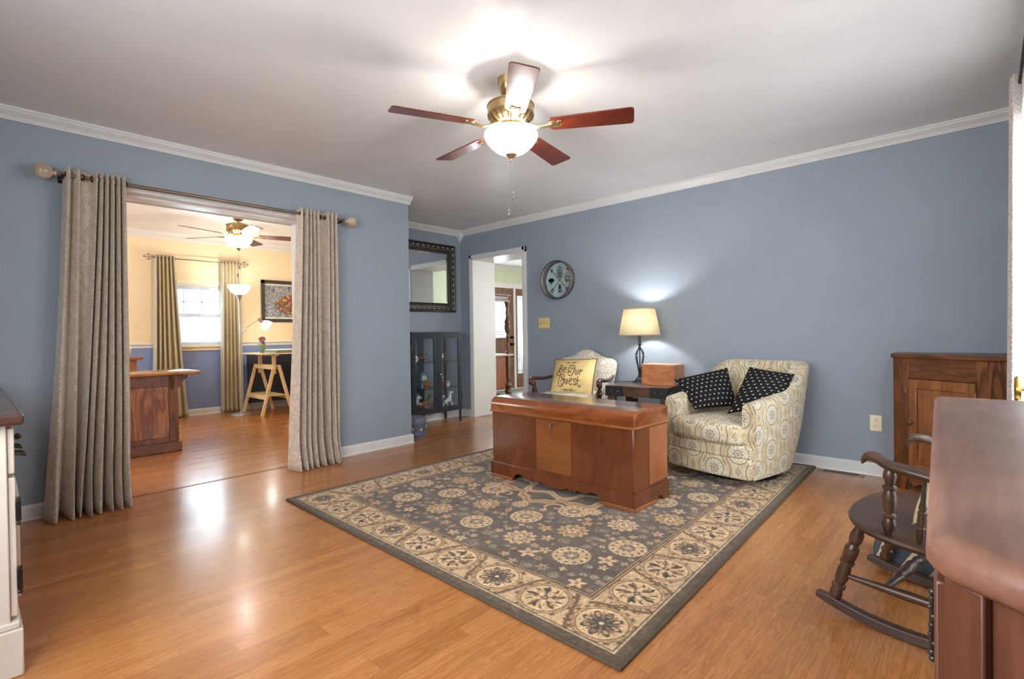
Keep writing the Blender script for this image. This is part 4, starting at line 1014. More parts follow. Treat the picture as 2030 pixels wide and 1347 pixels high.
# ------------------------------------------------------------ side table, lamp, dovetailed box
M_tbl = wood('dark distressed pine', (52, 30, 20), (84, 52, 36), (112, 76, 56), 'x', 0.35, 0.3, 0.7, 0.4)
M_iron = plain('black iron strap', (40, 38, 38), 0.45, 0.5)
M_nail = plain('iron nail head', (120, 110, 100), 0.35, 0.8)
def side_table():
    t = thing('side_table', 'dark wooden side table with black iron corner straps between the armchairs', 'side table', (-2.205, 4.105, 0.0122), radians(8.6))
    w_, d_ = 0.276, 0.250; zt = 0.592
    MB().box(-w_, -d_, zt-0.022, w_, d_, zt).build('tabletop', M_tbl, t, bevel=0.003)
    a = MB(); a.box(-w_+0.006, -d_+0.006, zt-0.088, w_-0.006, -d_+0.03, zt-0.02); a.box(-w_+0.006, d_-0.03, zt-0.088, w_-0.006, d_-0.006, zt-0.02); a.box(-w_+0.006, -d_+0.02, zt-0.088, -w_+0.03, d_-0.02, zt-0.02); a.box(w_-0.03, -d_+0.02, zt-0.088, w_-0.006, d_-0.02, zt-0.02)
    a.build('apron', M_tbl, t)
    for sx in (-1, 1):
        for sy in (-1, 1):
            s = MB(); x, y = sx*(w_+0.001), sy*(d_+0.001)
            s.box(x, y, zt-0.090, x-sx*0.16, y-sy*0.004, zt-0.001); s.box(x, y, zt-0.090, x-sx*0.004, y-sy*0.40 if sx > 0 and sy < 0 else y-sy*0.10, zt-0.001)
            st = s.build('iron_strap', M_iron, t)
            for p in [(x-sx*dx, y, zt-0.048) for dx in (0.055, 0.115)]+[(x, y-sy*dy, zt-0.048) for dy in (0.05, 0.085)]:
                MB().ball(p, 0.008, 8, 0.9).build('nail_head', M_nail, st)
            MB().box(sx*(w_-0.012), sy*(d_-0.012), 0, sx*(w_-0.075), sy*(d_-0.075), zt-0.085).build('leg', M_tbl, t, bevel=0.005)
            for ax in (0,):
                k = MB(); k.turned((sx*(w_-0.075), sy*(d_-0.044), 0.415), (sx*(w_-0.125), sy*(d_-0.044), 0.415), [(0, 0.010), (0.3, 0.010), (0.4, 0.024), (0.8, 0.024), (1, 0.010)], 12); k.build('wooden_peg', M_tbl, t)
    MB().box(-w_+0.03, -d_+0.03, 0.14, w_-0.03, d_-0.03, 0.165).build('lower_shelf', M_tbl, t, bevel=0.003)
side_table()
def table_lamp():
    t = thing('table_lamp', 'wrought iron table lamp with lit cream shade on the side table', 'table lamp', (-2.335, 4.235, 0.6043))
    M_wi = plain('wrought iron', (58, 58, 62), 0.4, 0.6)
    MB().lathe((0, 0, 0), [(0, 0.072), (0.006, 0.072), (0.014, 0.055), (0.02, 0.03), (0.026, 0.012)], 28).build('base', M_wi, t)
    c = MB()
    for k in range(4):
        a = pi/4+k*pi/2+0.35
        prof = [(0.060, 0.010), (0.040, 0.030), (0.016, 0.055), (0.012, 0.080), (0.018, 0.120), (0.030, 0.170), (0.042, 0.220), (0.045, 0.250), (0.036, 0.280), (0.014, 0.305), (0.008, 0.315)]
        c.tube(catmull([(r*cos(a), r*sin(a), z) for r, z in prof], 4), 0.0048, 8)
    c.build('iron_cage', M_wi, t)
    MB().lathe((0, 0, 0), [(0.02, 0.006), (0.30, 0.006), (0.308, 0.014), (0.313, 0.022), (0.318, 0.012), (0.335, 0.009), (0.345, 0.014), (0.352, 0.026), (0.356, 0.012), (0.36, 0.013), (0.43, 0.013), (0.435, 0.008), (0.52, 0.008)], 18).build('stem', M_wi, t)
    s = MB(); zb, ztp, rb, rt = 0.435, 0.672, 0.185, 0.140
    s.lathe((0, 0, 0), [(zb, rb), (ztp, rt)], 48); s.f = [f for f in s.f if len(f) == 4]
    sh = s.build('lamp_shade', sheer('cream lamp shade linen', (248, 238, 208), 0.42, 0), t, solid=0.002)
    for z, r in ((zb, rb), (ztp, rt)): MB().tube([(r*cos(q), r*sin(q), z) for q in [2*pi*j/48 for j in range(48)]], 0.004, 6, True).build('shade_trim', plain('beige shade trim', (196, 176, 132), 0.8), sh)
    sp = MB()
    for k in range(3): sp.cyl((0, 0, 0.52), (rt*cos(k*2.094+0.4)*0.98, rt*sin(k*2.094+0.4)*0.98, ztp-0.004), 0.0016, 6)
    sp.build('shade_spider', M_wi, sh)
    MB().ball((0, 0, 0.565), 0.027, 12, 1.25).build('light_bulb', glowing('lit bulb glass', (255, 252, 244), 9, 0.6), t)
    bulb(t, (0, 0, 0.575), 21, (0.97, 0.98, 1.0), 0.028)
    cd = MB().tube(catmull([(-0.06, -0.01, 0.006), (-0.12, -0.035, 0.004), (-0.20, -0.10, 0.004), (-0.235, -0.17, 0.004)], 5), 0.0022, 6); cd.build('power_cord', M_dark, t)
table_lamp()
def wooden_box():
    t = thing('dovetailed_box', 'honey wooden box with finger joints on the side table', 'box', (-2.08, 4.185, 0.6043), radians(1))
    M_bx = wood('honey cedar', (150, 88, 50), (188, 118, 72), (210, 144, 96), 'x', 0.35, 0.2, 0.5, 0.6)
    M_bx2 = wood('honey cedar end', (140, 92, 58), (172, 122, 82), (190, 142, 100), 'y', 0.4, 0.2, 0.6, 0.4)
    MB().box(-0.152, -0.105, 0, 0.152, -0.093, 0.170).build('front_board', M_bx, t); MB().box(-0.152, 0.078, 0, 0.152, 0.090, 0.170).build('back_board', M_bx, t)
    for s in (-1, 1): MB().box(s*0.152, -0.093, 0, s*0.140, 0.078, 0.170).build('end_board', M_bx2, t)
    MB().box(-0.14, -0.093, 0, 0.14, 0.078, 0.012).build('bottom_board', M_bx, t)
    MB().box(-0.153, -0.106, 0.170, 0.153, 0.091, 0.180).build('lid', wood('pale cedar lid', (182, 140, 100), (208, 170, 128), (222, 188, 148), 'x', 0.35, 0.2, 0.5, 0.4), t, bevel=0.002)
    j = MB()
    for k in range(6):
        z = 0.018+k*0.026
        for s in (-1, 1): j.box(s*0.1525, -0.1055, z, s*0.139, -0.1045, z+0.0045); j.box(s*0.1525, -0.1055, z, s*0.1518, -0.090, z+0.0045)
    j.build('finger_joints', plain('dark joint line', (92, 54, 32), 0.6), t)
wooden_box()

# ------------------------------------------------------------ on the back wall
def wall_tray():
    t = thing('round_wall_tray', 'round galvanised metal tray with painted arrows and a rope handle on the back wall', 'wall decor', (-3.440, YB, 1.652))
    M_galv = plain('galvanised metal', (150, 144, 138), 0.45, 0.5, 0.15, 14); M_rim = plain('dark tray edge', (66, 62, 60), 0.5, 0.5)
    T = Matrix.Rotation(radians(90), 4, 'X')      # lathe axis z -> -y (towards the room)
    MB().lathe((0, 0, 0), [(0.004, 0.0), (0.004, 0.198)], 48, cap=False).build('tray_face', plain('pale aqua paint', (170, 190, 192), 0.6, 0, 0.07, 12), t, tf=T)
    r = MB().lathe((0, 0, 0), [(0.0, 0.200), (0.085, 0.206)], 48); r.f = [f for f in r.f if len(f) == 4]; r.build('tray_side', M_galv, t, tf=T, solid=0.003)
    for z, rr in ((0.085, 0.206), (0.046, 0.2035), (0.006, 0.199)): MB().tube([(rr*cos(q), -z, rr*sin(q)) for q in [2*pi*j/48 for j in range(48)]], 0.0045, 6, True, up=(0, 1, 0)).build('rim_wire', M_rim, t)
    k = MB(); y = -0.0065
    def st(pts, r=0.0035): k.tube([(x, y, z) for x, z in pts], r, 6, flat=0.5, up=(0, 1, 0))
    for s in (-1, 1):
        st([(-s*0.115, -0.118), (s*0.105, 0.108)])
        k.prism([(s*0.128, 0.130), (s*0.088, 0.116), (s*0.106, 0.104), (s*0.114, 0.088)], lambda a, b_, c: (a, c, b_), y-0.002, y+0.002)
        for q in (0, 0.014, 0.028): st([(-s*(0.118-q), -0.121+q), (-s*(0.140-q), -0.112+q)], 0.004); st([(-s*(0.118-q), -0.121+q), (-s*(0.108-q), -0.143+q)], 0.004)
    st([(0.045*sin(a)*0.8, 0.085+0.055*cos(a)*(1.0 if cos(a) < 0 else 1.15)) for a in np.linspace(0, 2*pi, 15)]); st([(0.022*sin(a), 0.078+0.036*cos(a)) for a in np.linspace(0, 2*pi, 13)]); st([(-0.02, 0.06), (0.02, 0.09)]); st([(0.02, 0.06), (-0.02, 0.09)]); st([(0, 0.03), (0, 0.155)], 0.003)
    for cx, cz, rx in ((-0.118, 0.012, 0.034), (-0.142, 0.004, 0.020), (-0.094, 0.004, 0.020), (-0.118, -0.002, 0.036)):
        k.prism([(cx+rx*cos(a), cz+rx*0.55*sin(a)) for a in np.linspace(0, 2*pi, 13)[:-1]], lambda a, b_, c: (a, c, b_), y-0.002, y+0.002)
    st([(-0.118, 0), (-0.118, -0.038)], 0.006); st([(-0.118, -0.02), (-0.132, -0.036)], 0.003); st([(-0.118, -0.02), (-0.104, -0.036)], 0.003)
    st([(0.108+0.030*cos(a), 0.006+0.030*sin(a)) for a in np.linspace(0.5, 6.0, 13)], 0.005); st([(0.085, -0.03), (0.128, 0.03)], 0.004); st([(0.100, -0.006), (0.128, -0.004)], 0.003)
    for s in (-1, 1): st([(s*0.028, -0.105), (-s*0.024, -0.138)], 0.005)
    k.prism([(0.0, -0.050), (0.016, -0.072), (0.018, -0.092), (0.0, -0.106), (-0.018, -0.092), (-0.016, -0.072)], lambda a, b_, c: (a, c, b_), y-0.002, y+0.002); st([(-0.026, -0.070), (-0.014, -0.048), (0.014, -0.048), (0.026, -0.070)], 0.003)
    k.build('painted_emblem', plain('charcoal paint', (40, 42, 46), 0.6), t)
    h = catmull([(0.185, -0.084, 0.075), (0.150, -0.088, 0.085), (0.118, -0.090, 0.045), (0.118, -0.090, -0.010), (0.150, -0.088, -0.045), (0.186, -0.084, -0.035)], 6)
    MB().tube(h, 0.007, 8).build('rope_handle', plain('jute rope', (188, 166, 138), 0.9, 0, 0.2, 120), t)
wall_tray()
M_almond = plain('almond plastic', (226, 200, 142), 0.4, 0, 0.02)
def plate(name, label, x, z, w_, h_, toggles):
    t = thing(name, label, 'switch' if toggles else 'outlet', (x, YB, z))
    MB().rbox((0, -0.003, 0), (w_/2, 0.0035, h_/2), 0.003, 2, 1).build('cover_plate', M_almond if toggles else plain('ivory plastic', (238, 228, 196), 0.4, 0, 0.02), t)
    M_d = plain('dark slot', (60, 46, 34), 0.6)
    if toggles:
        for k in range(3):
            xx = (k-1)*0.046; MB().box(xx-0.005, -0.007, -0.012, xx+0.005, -0.005, 0.012).build('toggle_slot', M_d, t); MB().beam((xx, -0.006, 0), (xx, -0.019, 0.008*(1 if k != 1 else -1)), 0.007, 0.009).build('toggle', M_almond, t)
    else:
        for s in (-1, 1):
            f = MB().turned((0, -0.006, s*0.020), (0, -0.009, s*0.020), [(0, 0.0165), (1, 0.0160)], 20).build('socket_face', plain('ivory plastic', (238, 228, 196), 0.4), t)
            q = MB(); q.box(-0.0075, -0.0098, s*0.020+0.001, -0.0050, -0.0088, s*0.020+0.009); q.box(0.0050, -0.0098, s*0.020+0.001, 0.0075, -0.0088, s*0.020+0.008); q.turned((0, -0.0088, s*0.020-0.007), (0, -0.0098, s*0.020-0.007), [(0, 0.003), (1, 0.003)], 10); q.build('socket_slots', M_d, f)
plate('light_switch', 'almond three toggle light switch plate beside the doorway', -3.672, 1.184, 0.160, 0.118, 3)
plate('wall_outlet', 'ivory double wall outlet beside the oak corner cabinet', -0.588, 0.380, 0.072, 0.116, 0)
def vent():
    t = thing('floor_vent', 'brown metal floor register by the back wall near the rug', 'floor vent', (-0.79, 4.395, 0))
    M_v = plain('taupe enamelled metal', (140, 118, 98), 0.4, 0.4)
    f = MB(); f.box(-0.140, -0.050, 0, 0.140, -0.034, 0.005); f.box(-0.140, 0.034, 0, 0.140, 0.050, 0.005); f.box(-0.140, -0.034, 0, -0.112, 0.034, 0.005); f.box(0.112, -0.034, 0, 0.140, 0.034, 0.005); f.build('vent_frame', M_v, t)
    MB().box(-0.113, -0.035, 0.0004, 0.113, 0.035, 0.0012).build('vent_opening', plain('dark vent opening', (22, 18, 16), 0.8), t)
    l = MB()
    for k in range(18): x = -0.105+k*0.0124; l.beam((x, -0.034, 0.0044), (x-0.003, 0.034, 0.0044), 0.0050, 0.0012)
    l.build('louvre', M_v, t)
vent()

# ------------------------------------------------------------ oak corner cabinet
M_oak = wood('red oak', (62, 31, 13), (108, 61, 30), (138, 84, 45), 'z', 0.4, 0.15, 1.1, 0.7)
M_oakx = wood('red oak rail', (62, 31, 13), (108, 61, 30), (138, 84, 45), 'x', 0.4, 0.15, 1.1, 0.7)
M_oakl = wood('honey oak door', (98, 54, 24), (142, 86, 44), (170, 112, 62), 'z', 0.4, 0.2, 1.0, 0.6)
def corner_cabinet():
    A = Vector((-0.46, 4.25, 0)); dr = Vector((0.856, -0.517, 0)).normalized(); rot = math.atan2(dr.y, dr.x)
    t = thing('corner_cabinet', 'red oak corner cabinet with one panelled door in the right back corner', 'cabinet', A, rot)
    inv = Matrix.Rotation(-rot, 4, 'Z')
    L = 0.79; pl = []
    for p in ((-0.46, 4.474), (XR-0.025, 4.474), (XR-0.025, 4.25-0.517/0.856*(XR-0.025+0.46))):
        q = inv @ (Vector((*p, 0))-A); pl.append((q.x, q.y))
    plan = [(0, 0), (pl[2][0], 0), (pl[2][0]+0.0, pl[2][1]+0.001), pl[1], pl[0]]
    plan = [(0, 0.02), (L, 0.02), pl[1], pl[0]]
    MB().prism(plan, lambda x, y, z: (x, y, z), 0.10, 0.868).build('carcass', M_oak, t)
    tp = [(-0.008, -0.012), (L, -0.012), pl[1], pl[0]]
    MB().prism(tp, lambda x, y, z: (x, y, z), 0.868, 0.897).build('top', M_oakx, t, bevel=0.006)
    # face frame with arched feet
    MB().prism([(0, 0), (0.075, 0), (0.08, 0.05), (0.092, 0.075), (0.098, 0.08), (0.098, 0.868), (0, 0.868)], lambda x, z, y: (x, y, z), 0.0, 0.022).build('left_stile', M_oak, t, bevel=0.003)
    MB().prism([(0.49, 0.10), (0.55, 0.07), (0.58, 0), (L, 0), (L, 0.868), (0.49, 0.868)], lambda x, z, y: (x, y, z), 0.0, 0.022).build('wide_stile', wood('cathedral oak', (58, 28, 10), (106, 60, 28), (140, 86, 44), 'z', 0.4, 0.15, 0.8, 1.2), t, bevel=0.003)
    MB().box(0.098, 0.0, 0.738, 0.49, 0.022, 0.868).build('top_rail', M_oakx, t, bevel=0.003)
    MB().prism([(0.098, 0.118), (0.098, 0.075), (0.13, 0.03), (0.16, 0.055), (0.30, 0.07), (0.43, 0.055), (0.46, 0.03), (0.49, 0.075), (0.49, 0.118)], lambda x, z, y: (x, y, z), 0.0, 0.022).build('bottom_rail', M_oakx, t, bevel=0.003)
    d = MB(); d.box(0.102, -0.004, 0.122, 0.152, 0.016, 0.734); d.box(0.436, -0.004, 0.122, 0.486, 0.016, 0.734); d.box(0.152, -0.004, 0.674, 0.436, 0.016, 0.734); d.box(0.152, -0.004, 0.122, 0.436, 0.016, 0.19)
    door = d.build('door', M_oakl, t, bevel=0.004)
    p = MB(); p.box(0.152, 0.008, 0.19, 0.436, 0.014, 0.674); p.box(0.185, 0.002, 0.225, 0.403, 0.012, 0.640); p.build('raised_panel', M_oakl, door, bevel=0.006)
    k = MB().turned((0.122, -0.004, 0.452), (0.122, -0.034, 0.452), [(0, 0.008), (0.4, 0.007), (0.55, 0.014), (0.8, 0.016), (0.95, 0.011), (1, 0.002)], 16); k.build('door_knob', wood('dark knob', (60, 34, 20), (86, 54, 34), (110, 72, 48), 'y'), door)
    MB().box(0.074, -0.008, 0.640, 0.098, 0.0, 0.675).build('turn_latch', M_oakl, t, bevel=0.003)
    MB().box(0.462, -0.012, 0.68, 0.486, -0.004, 0.735).build('door_hinge', plain('worn brass hinge', (150, 116, 70), 0.4, 0.7), door)
corner_cabinet()

# ------------------------------------------------------------ wooden rocking chair
M_rock = wood('dark maple', (46, 28, 19), (74, 49, 35), (102, 70, 50), 'x', 0.36, 0.25, 0.8, 0.4)
def rocking_chair():
    t = thing('rocking_chair', 'dark wooden rocking chair with turned spindles beside the large dresser', 'rocking chair', (-0.175, 2.419, 0), radians(169.45))
    tl = lambda x, z: z-(0.10-x)*0.115        # the chair leans back a little
    n = 40; st = []
    for k in range(n):
        a = 2*pi*k/n; c, s = cos(a), sin(a); ex = 2/2.7
        x = -0.02+0.215*math.copysign(abs(c)**ex, c); y = 0.022+0.322*math.copysign(abs(s)**(2/2.4), s); st.append((x, y))
    m = MB(); vs = []; fs = []
    lv = [(0.86, -0.030), (0.98, -0.020), (1.0, -0.008), (0.985, 0.0)]
    for sc, dz in lv:
        for x, y in st: vs.append((-0.02+(x+0.02)*sc, 0.022+(y-0.022)*sc, tl(x, 0.375)+dz))
    for i in range(3):
        for k in range(n): fs.append((i*n+k, i*n+(k+1) % n, (i+1)*n+(k+1) % n, (i+1)*n+k))
    fs.append(tuple(range(n-1, -1, -1)))
    for sc, dz in ((0.86, -0.006), (0.5, -0.014)):
        b0 = len(vs)
        for x, y in st: vs.append((-0.02+(x+0.02)*sc, 0.022+(y-0.022)*sc, tl(x, 0.375)+dz+0.004*(x > 0.1)))
        for k in range(n): fs.append((b0-n+k, b0-n+(k+1) % n, b0+(k+1) % n, b0+k))
    fs.append(tuple(range(len(vs)-n, len(vs))))
    m.add(vs, fs).build('seat', M_rock, t, smooth=50)
    LEG = [(0, 0.014), (0.06, 0.017), (0.13, 0.022), (0.20, 0.020), (0.24, 0.015), (0.27, 0.020), (0.31, 0.024), (0.42, 0.022), (0.46, 0.016), (0.47, 0.024), (0.50, 0.024), (0.515, 0.017), (0.58, 0.021), (0.70, 0.022), (0.78, 0.016), (0.80, 0.023), (0.83, 0.023), (0.845, 0.015), (0.90, 0.021), (0.95, 0.020), (1, 0.012)]
    feet = []
    for (x, y, fx, fy) in ((0.115, 0.255, 0.205, 0.252), (0.115, -0.215, 0.205, -0.252), (-0.15, 0.22, -0.21, 0.252), (-0.15, -0.19, -0.21, -0.252)):
        R = 0.80; zf = R-math.sqrt(R*R-fx*fx)+0.028
        MB().turned((x, y, tl(x, 0.35)), (fx, fy, zf), LEG, 18).build('leg', M_rock, t); feet.append(((x, y, tl(x, 0.35)), (fx, fy, zf)))
    for s in (-1, 1):
        R = 0.80; P = []
        for i in range(25):
            x = 0.262-i*(0.262+0.30)/24; z0 = R-math.sqrt(R*R-x*x)+0.001; tp = 1-0.35*max(0, (i-20)/4)-0.45*max(0, (2-i)/2)
            P.append([(x, s*0.252-0.017, z0), (x, s*0.252+0.017, z0), (x, s*0.252+0.017, z0+0.034*tp), (x, s*0.252-0.017, z0+0.034*tp), (x, s*0.252-0.017, z0)])
        m = MB().grid([r[::-1] for r in P]); m.add(P[0][:4], [(0, 1, 2, 3)]); m.add(P[-1][:4], [(3, 2, 1, 0)]); m.build('rocker', M_rock, t, smooth=25, bevel=0.003)
    def on(leg, tt): a, b_ = feet[leg]; return Vector(a).lerp(Vector(b_), tt)
    for f, r in ((0, 2), (1, 3)):
        MB().turned(on(f, 0.66), on(r, 0.66), [(0, 0.009), (0.3, 0.013), (0.55, 0.017), (0.8, 0.013), (1, 0.009)], 14).build('side_stretcher', M_rock, t)
    for q in (0.36, 0.74):
        a = on(0, 0.66).lerp(on(2, 0.66), q); b_ = on(1, 0.66).lerp(on(3, 0.66), q)
        MB().turned(a, b_, [(0, 0.009), (0.14, 0.013), (0.26, 0.016), (0.28, 0.019), (0.30, 0.015), (0.40, 0.018), (0.42, 0.021), (0.5, 0.018), (0.58, 0.021), (0.6, 0.018), (0.70, 0.015), (0.72, 0.019), (0.74, 0.016), (0.86, 0.013), (1, 0.009)], 14).build('cross_stretcher', M_rock, t)
    POST = [(0, 0.012), (0.06, 0.018), (0.14, 0.021), (0.20, 0.016), (0.26, 0.013), (0.28, 0.021), (0.32, 0.021), (0.34, 0.016), (0.44, 0.021), (0.58, 0.020), (0.68, 0.014), (0.70, 0.020), (0.74, 0.020), (0.76, 0.016), (0.84, 0.021), (0.92, 0.019), (1, 0.012)]
    SP = [(0, 0.007), (0.36, 0.008), (0.46, 0.012), (0.50, 0.009), (0.52, 0.014), (0.56, 0.012), (0.66, 0.013), (0.74, 0.009), (0.76, 0.013), (0.80, 0.009), (0.90, 0.012), (1, 0.008)]
    for s in (-1, 1):
        ya = 0.285 if s > 0 else -0.265
        c = [(0.112, ya-s*0.042, 0.597), (0.090, ya-s*0.034, 0.611), (0.060, ya-s*0.02, 0.611), (0.02, ya, 0.598), (-0.06, ya+s*0.012, 0.588), (-0.16, ya+s*0.015, 0.574), (-0.235, ya+s*0.010, 0.564)]
        P = catmull(c, 5); N = len(P); vs = []; fs = []
        for i, p in enumerate(P):
            q = i/(N-1); wd = 0.034-0.006*q if q > 0.15 else 0.034*math.sqrt(max(0.02, 1-((0.15-q)/0.15)**2)); hh = 0.017 if q > 0.1 else 0.017*math.sqrt(max(0.05, 1-((0.1-q)/0.1)**2))
            for k in range(10):
                a = 2*pi*k/10; vs.append((p.x, p.y+wd*cos(a), p.z+hh*math.copysign(abs(sin(a))**0.7, sin(a))-(0.012 if q < 0.12 else 0)*(0.12-q)/0.12))
        for i in range(N-1):
            for k in range(10): fs.append((i*10+k, i*10+(k+1) % 10, (i+1)*10+(k+1) % 10, (i+1)*10+k))
        fs += [tuple(range(9, -1, -1)), tuple((N-1)*10+k for k in range(10))]
        MB().add(vs, fs).build('armrest', M_rock, t, smooth=60)
        MB().turned((0.015, ya, 0.590), (0.018, ya+0.005*s, tl(0.015, 0.372)), POST, 18).build('arm_post', M_rock, t)
        MB().turned((-0.085, ya+s*0.012, 0.577), (-0.065, ya-s*0.002, tl(-0.065, 0.372)), SP, 14).build('arm_spindle', M_rock, t)
    for k in range(5):
        y = -0.20+k*0.105
        MB().turned((-0.275, y*1.1+0.01, 0.80), (-0.205, y+0.015, tl(-0.205, 0.372)), SP, 12).build('back_spindle', M_rock, t)
    cr = [[(-0.285-0.02*cos(pi*(j-8)/20), -0.27+j*0.034+0.01, z) for j in range(17)] for z in (0.745, 0.80, 0.825-0.0)]
    MB().grid(cr).build('crest_rail', M_rock, t, solid=0.022, smooth=60)
    return t
rocking_chair()
R_ = Matrix.Translation((-0.175, 2.419, 0)) @ Matrix.Rotation(radians(169.45), 4, 'Z')
cs = [R_ @ Vector(p) for p in ((-0.130, -0.17, 0.600), (-0.130, 0.20, 0.600), (-0.020, 0.20, 0.385), (-0.020, -0.17, 0.385))]
mb, srf2 = pillow4([cs[1], cs[0], cs[3], cs[2]], 0.055, both=0.8)
po = R_ @ Vector((-0.08, 0.02, 0.5))
M_creamp = plain('cream cotton', (224, 208, 164), 0.85, 0, 0.06, 6)
pw = tag(mb.build('seat_pillow', M_creamp, off=po, smooth=80), 'cream pillow with brown scroll stitching on the seat of the rocking chair', 'pillow')
lm = MB()
for g in ([(0.10, 0.30), (0.05, 0.45), (0.10, 0.60), (0.24, 0.62), (0.3, 0.5), (0.22, 0.42)], [(0.08, 0.14), (0.2, 0.12), (0.34, 0.2)]):
    for mir in (0, 1):
        P = catmull([(u if not mir else 1-u, v, 0) for u, v in g], 6); lm.tube([srf2(p.x, p.y, 1.0, 0.001)-po for p in P], 0.0026, 6)
lm.build('scroll_stitching', M_thread, pw)
# folded striped throw on the floor behind the rocking chair
def striped():
    m, nt, b = newmat('navy and cream woven stripes'); x, y, z = coords(nt)
    s = x*1.0-z*0.55+noise(vec(x, y, z), 6, 2)*0.05; q = xfract(s/0.105); th = noise(vec(x*60, y*60, z*240), 4, 1)
    c = mixc((q < 0.2), (92, 97, 104), (222, 206, 180)); c = mixc(th*0.5, c, (150, 150, 152), 'OVERLAY')
    nt.links.new(c, b.inputs['Base Color']); b.inputs['Roughness'].default_value = 0.95; b.inputs['Specular IOR Level'].default_value = 0.1; bump(nt, b, th, 0.4, 0.003); return m
bt = MB().rbox((0, 0, 0.125), (0.205, 0.16, 0.125), 0.055, 4, 8, lambda p: (p.x+0.010*sin(p.z*22), p.y, p.z+0.012*sin(p.x*14)*(1 if p.z > 0 else 0)))
tag(bt.build('striped_floor_cushion', striped(), off=None, smooth=60), 'navy floor cushion with cream stripes on the floor behind the rocking chair', 'cushion').location = (-0.165, 2.90, 0)

# ------------------------------------------------------------ large dresser close to the camera on the right
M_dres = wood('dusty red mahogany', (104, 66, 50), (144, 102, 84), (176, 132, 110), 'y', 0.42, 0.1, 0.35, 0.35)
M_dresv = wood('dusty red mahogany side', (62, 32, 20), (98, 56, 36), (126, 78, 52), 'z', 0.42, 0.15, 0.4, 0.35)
def dresser():
    o = Vector((-0.065, 1.22, 0)); t = thing('dresser', 'large reddish wooden dresser close to the right edge of the picture', 'dresser', o)
    top = [(-0.105, 1.862), (-0.0385, 0.615), (-0.0300, 0.603), (0.020, 0.566), (0.110, 0.525), (0.215, 0.515), (0.215, 1.862)]
    def scaled(k):
        return [(x+(0 if x > 0.2 else (k if x < -0.035 else k*0.6)), y+(k*1.0 if y < 0.62 else (-k if y > 1.8 else 0))) for x, y in top]
    m = MB(); layers = [(0.010, 0.872-0.043), (0.002, 0.872-0.036), (-0.0035, 0.872-0.026), (-0.004, 0.872-0.016), (0.0, 0.872-0.007), (0.008, 0.872-0.001), (0.014, 0.872)]
    n = len(top); vs = []; fs = []
    for k, z in layers: vs += [(x-o.x, y-o.y, z) for x, y in scaled(k)]
    for i in range(len(layers)-1):
        for k in range(n): fs.append((i*n+(k+1) % n, i*n+k, (i+1)*n+k, (i+1)*n+(k+1) % n))
    fs.append(tuple(range(n))); fs.append(tuple((len(layers)-1)*n+k for k in range(n-1, -1, -1)))
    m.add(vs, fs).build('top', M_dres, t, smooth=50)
    body = [(-0.082, 1.84), (-0.0265, 0.638), (0.022, 0.600), (0.110, 0.555), (0.215, 0.545), (0.215, 1.84)]
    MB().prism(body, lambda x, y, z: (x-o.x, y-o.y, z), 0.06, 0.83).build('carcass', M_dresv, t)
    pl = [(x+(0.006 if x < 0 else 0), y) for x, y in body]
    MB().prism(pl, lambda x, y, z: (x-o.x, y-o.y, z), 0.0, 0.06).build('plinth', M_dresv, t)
    # side frame: stiles and rails standing proud of the panel
    def side(p, q, a, c, z0, z1, th=0.010):
        p, q = Vector((*p, 0)), Vector((*q, 0)); d = (q-p).normalized(); nn = Vector((d.y, -d.x, 0)); A, B = p+d*a, p+d*c
        b_ = MB(); v4 = [A, B, B+nn*th, A+nn*th]; b_.prism([(v.x-o.x, v.y-o.y) for v in v4], lambda x, y, z: (x, y, z), z0, z1); return b_
    side(body[1], body[2], 0.002, 0.038, 0.06, 0.826).build('corner_stile', M_dresv, t, bevel=0.002)
    side(body[2], body[3], 0.012, 0.03, 0.06, 0.826, 0.006).build('side_stile', M_dresv, t, bevel=0.002)
    # doors on the room side with iron hinges
    fx = lambda y: -0.0265+(y-0.638)/(1.84-0.638)*(-0.082+0.0265)
    for k, (a, c) in enumerate(((0.645, 1.235), (1.245, 1.832))):
        v4 = [(fx(a), a), (fx(c), c), (fx(c)-0.012, c), (fx(a)-0.012, a)]
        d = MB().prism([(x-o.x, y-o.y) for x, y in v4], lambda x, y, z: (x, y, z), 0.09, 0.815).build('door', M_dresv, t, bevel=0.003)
        ya = a+0.01 if k == 0 else c-0.01
        for z in (0.17, 0.765):
            h = MB(); h.cyl((fx(ya)-0.014-o.x, ya-o.y, z-0.030), (fx(ya)-0.013-o.x, ya-o.y, z+0.030), 0.0026, 8)
            for zz in (-0.042, 0.042): h.ball((fx(ya)-0.013-o.x, ya-o.y, z+zz*0.8), 0.0034, 8)
            for q in (-0.022, 0, 0.022): h.ball((fx(ya)-0.0125-o.x, ya+(0.012 if k == 0 else -0.012)-o.y, z+q), 0.0040, 8)
            for q in range(7): h.ball((fx(ya)-0.0135-o.x+0.0015*sin(q*2.1), ya-o.y, z-0.027+q*0.009), 0.0030+0.0005*cos(q*1.7), 8)
            h.build('hinge', plain('tarnished iron', (70, 66, 62), 0.35, 0.8, 0.2, 60), d)
        yk = c-0.04 if k == 0 else a+0.04
dresser()

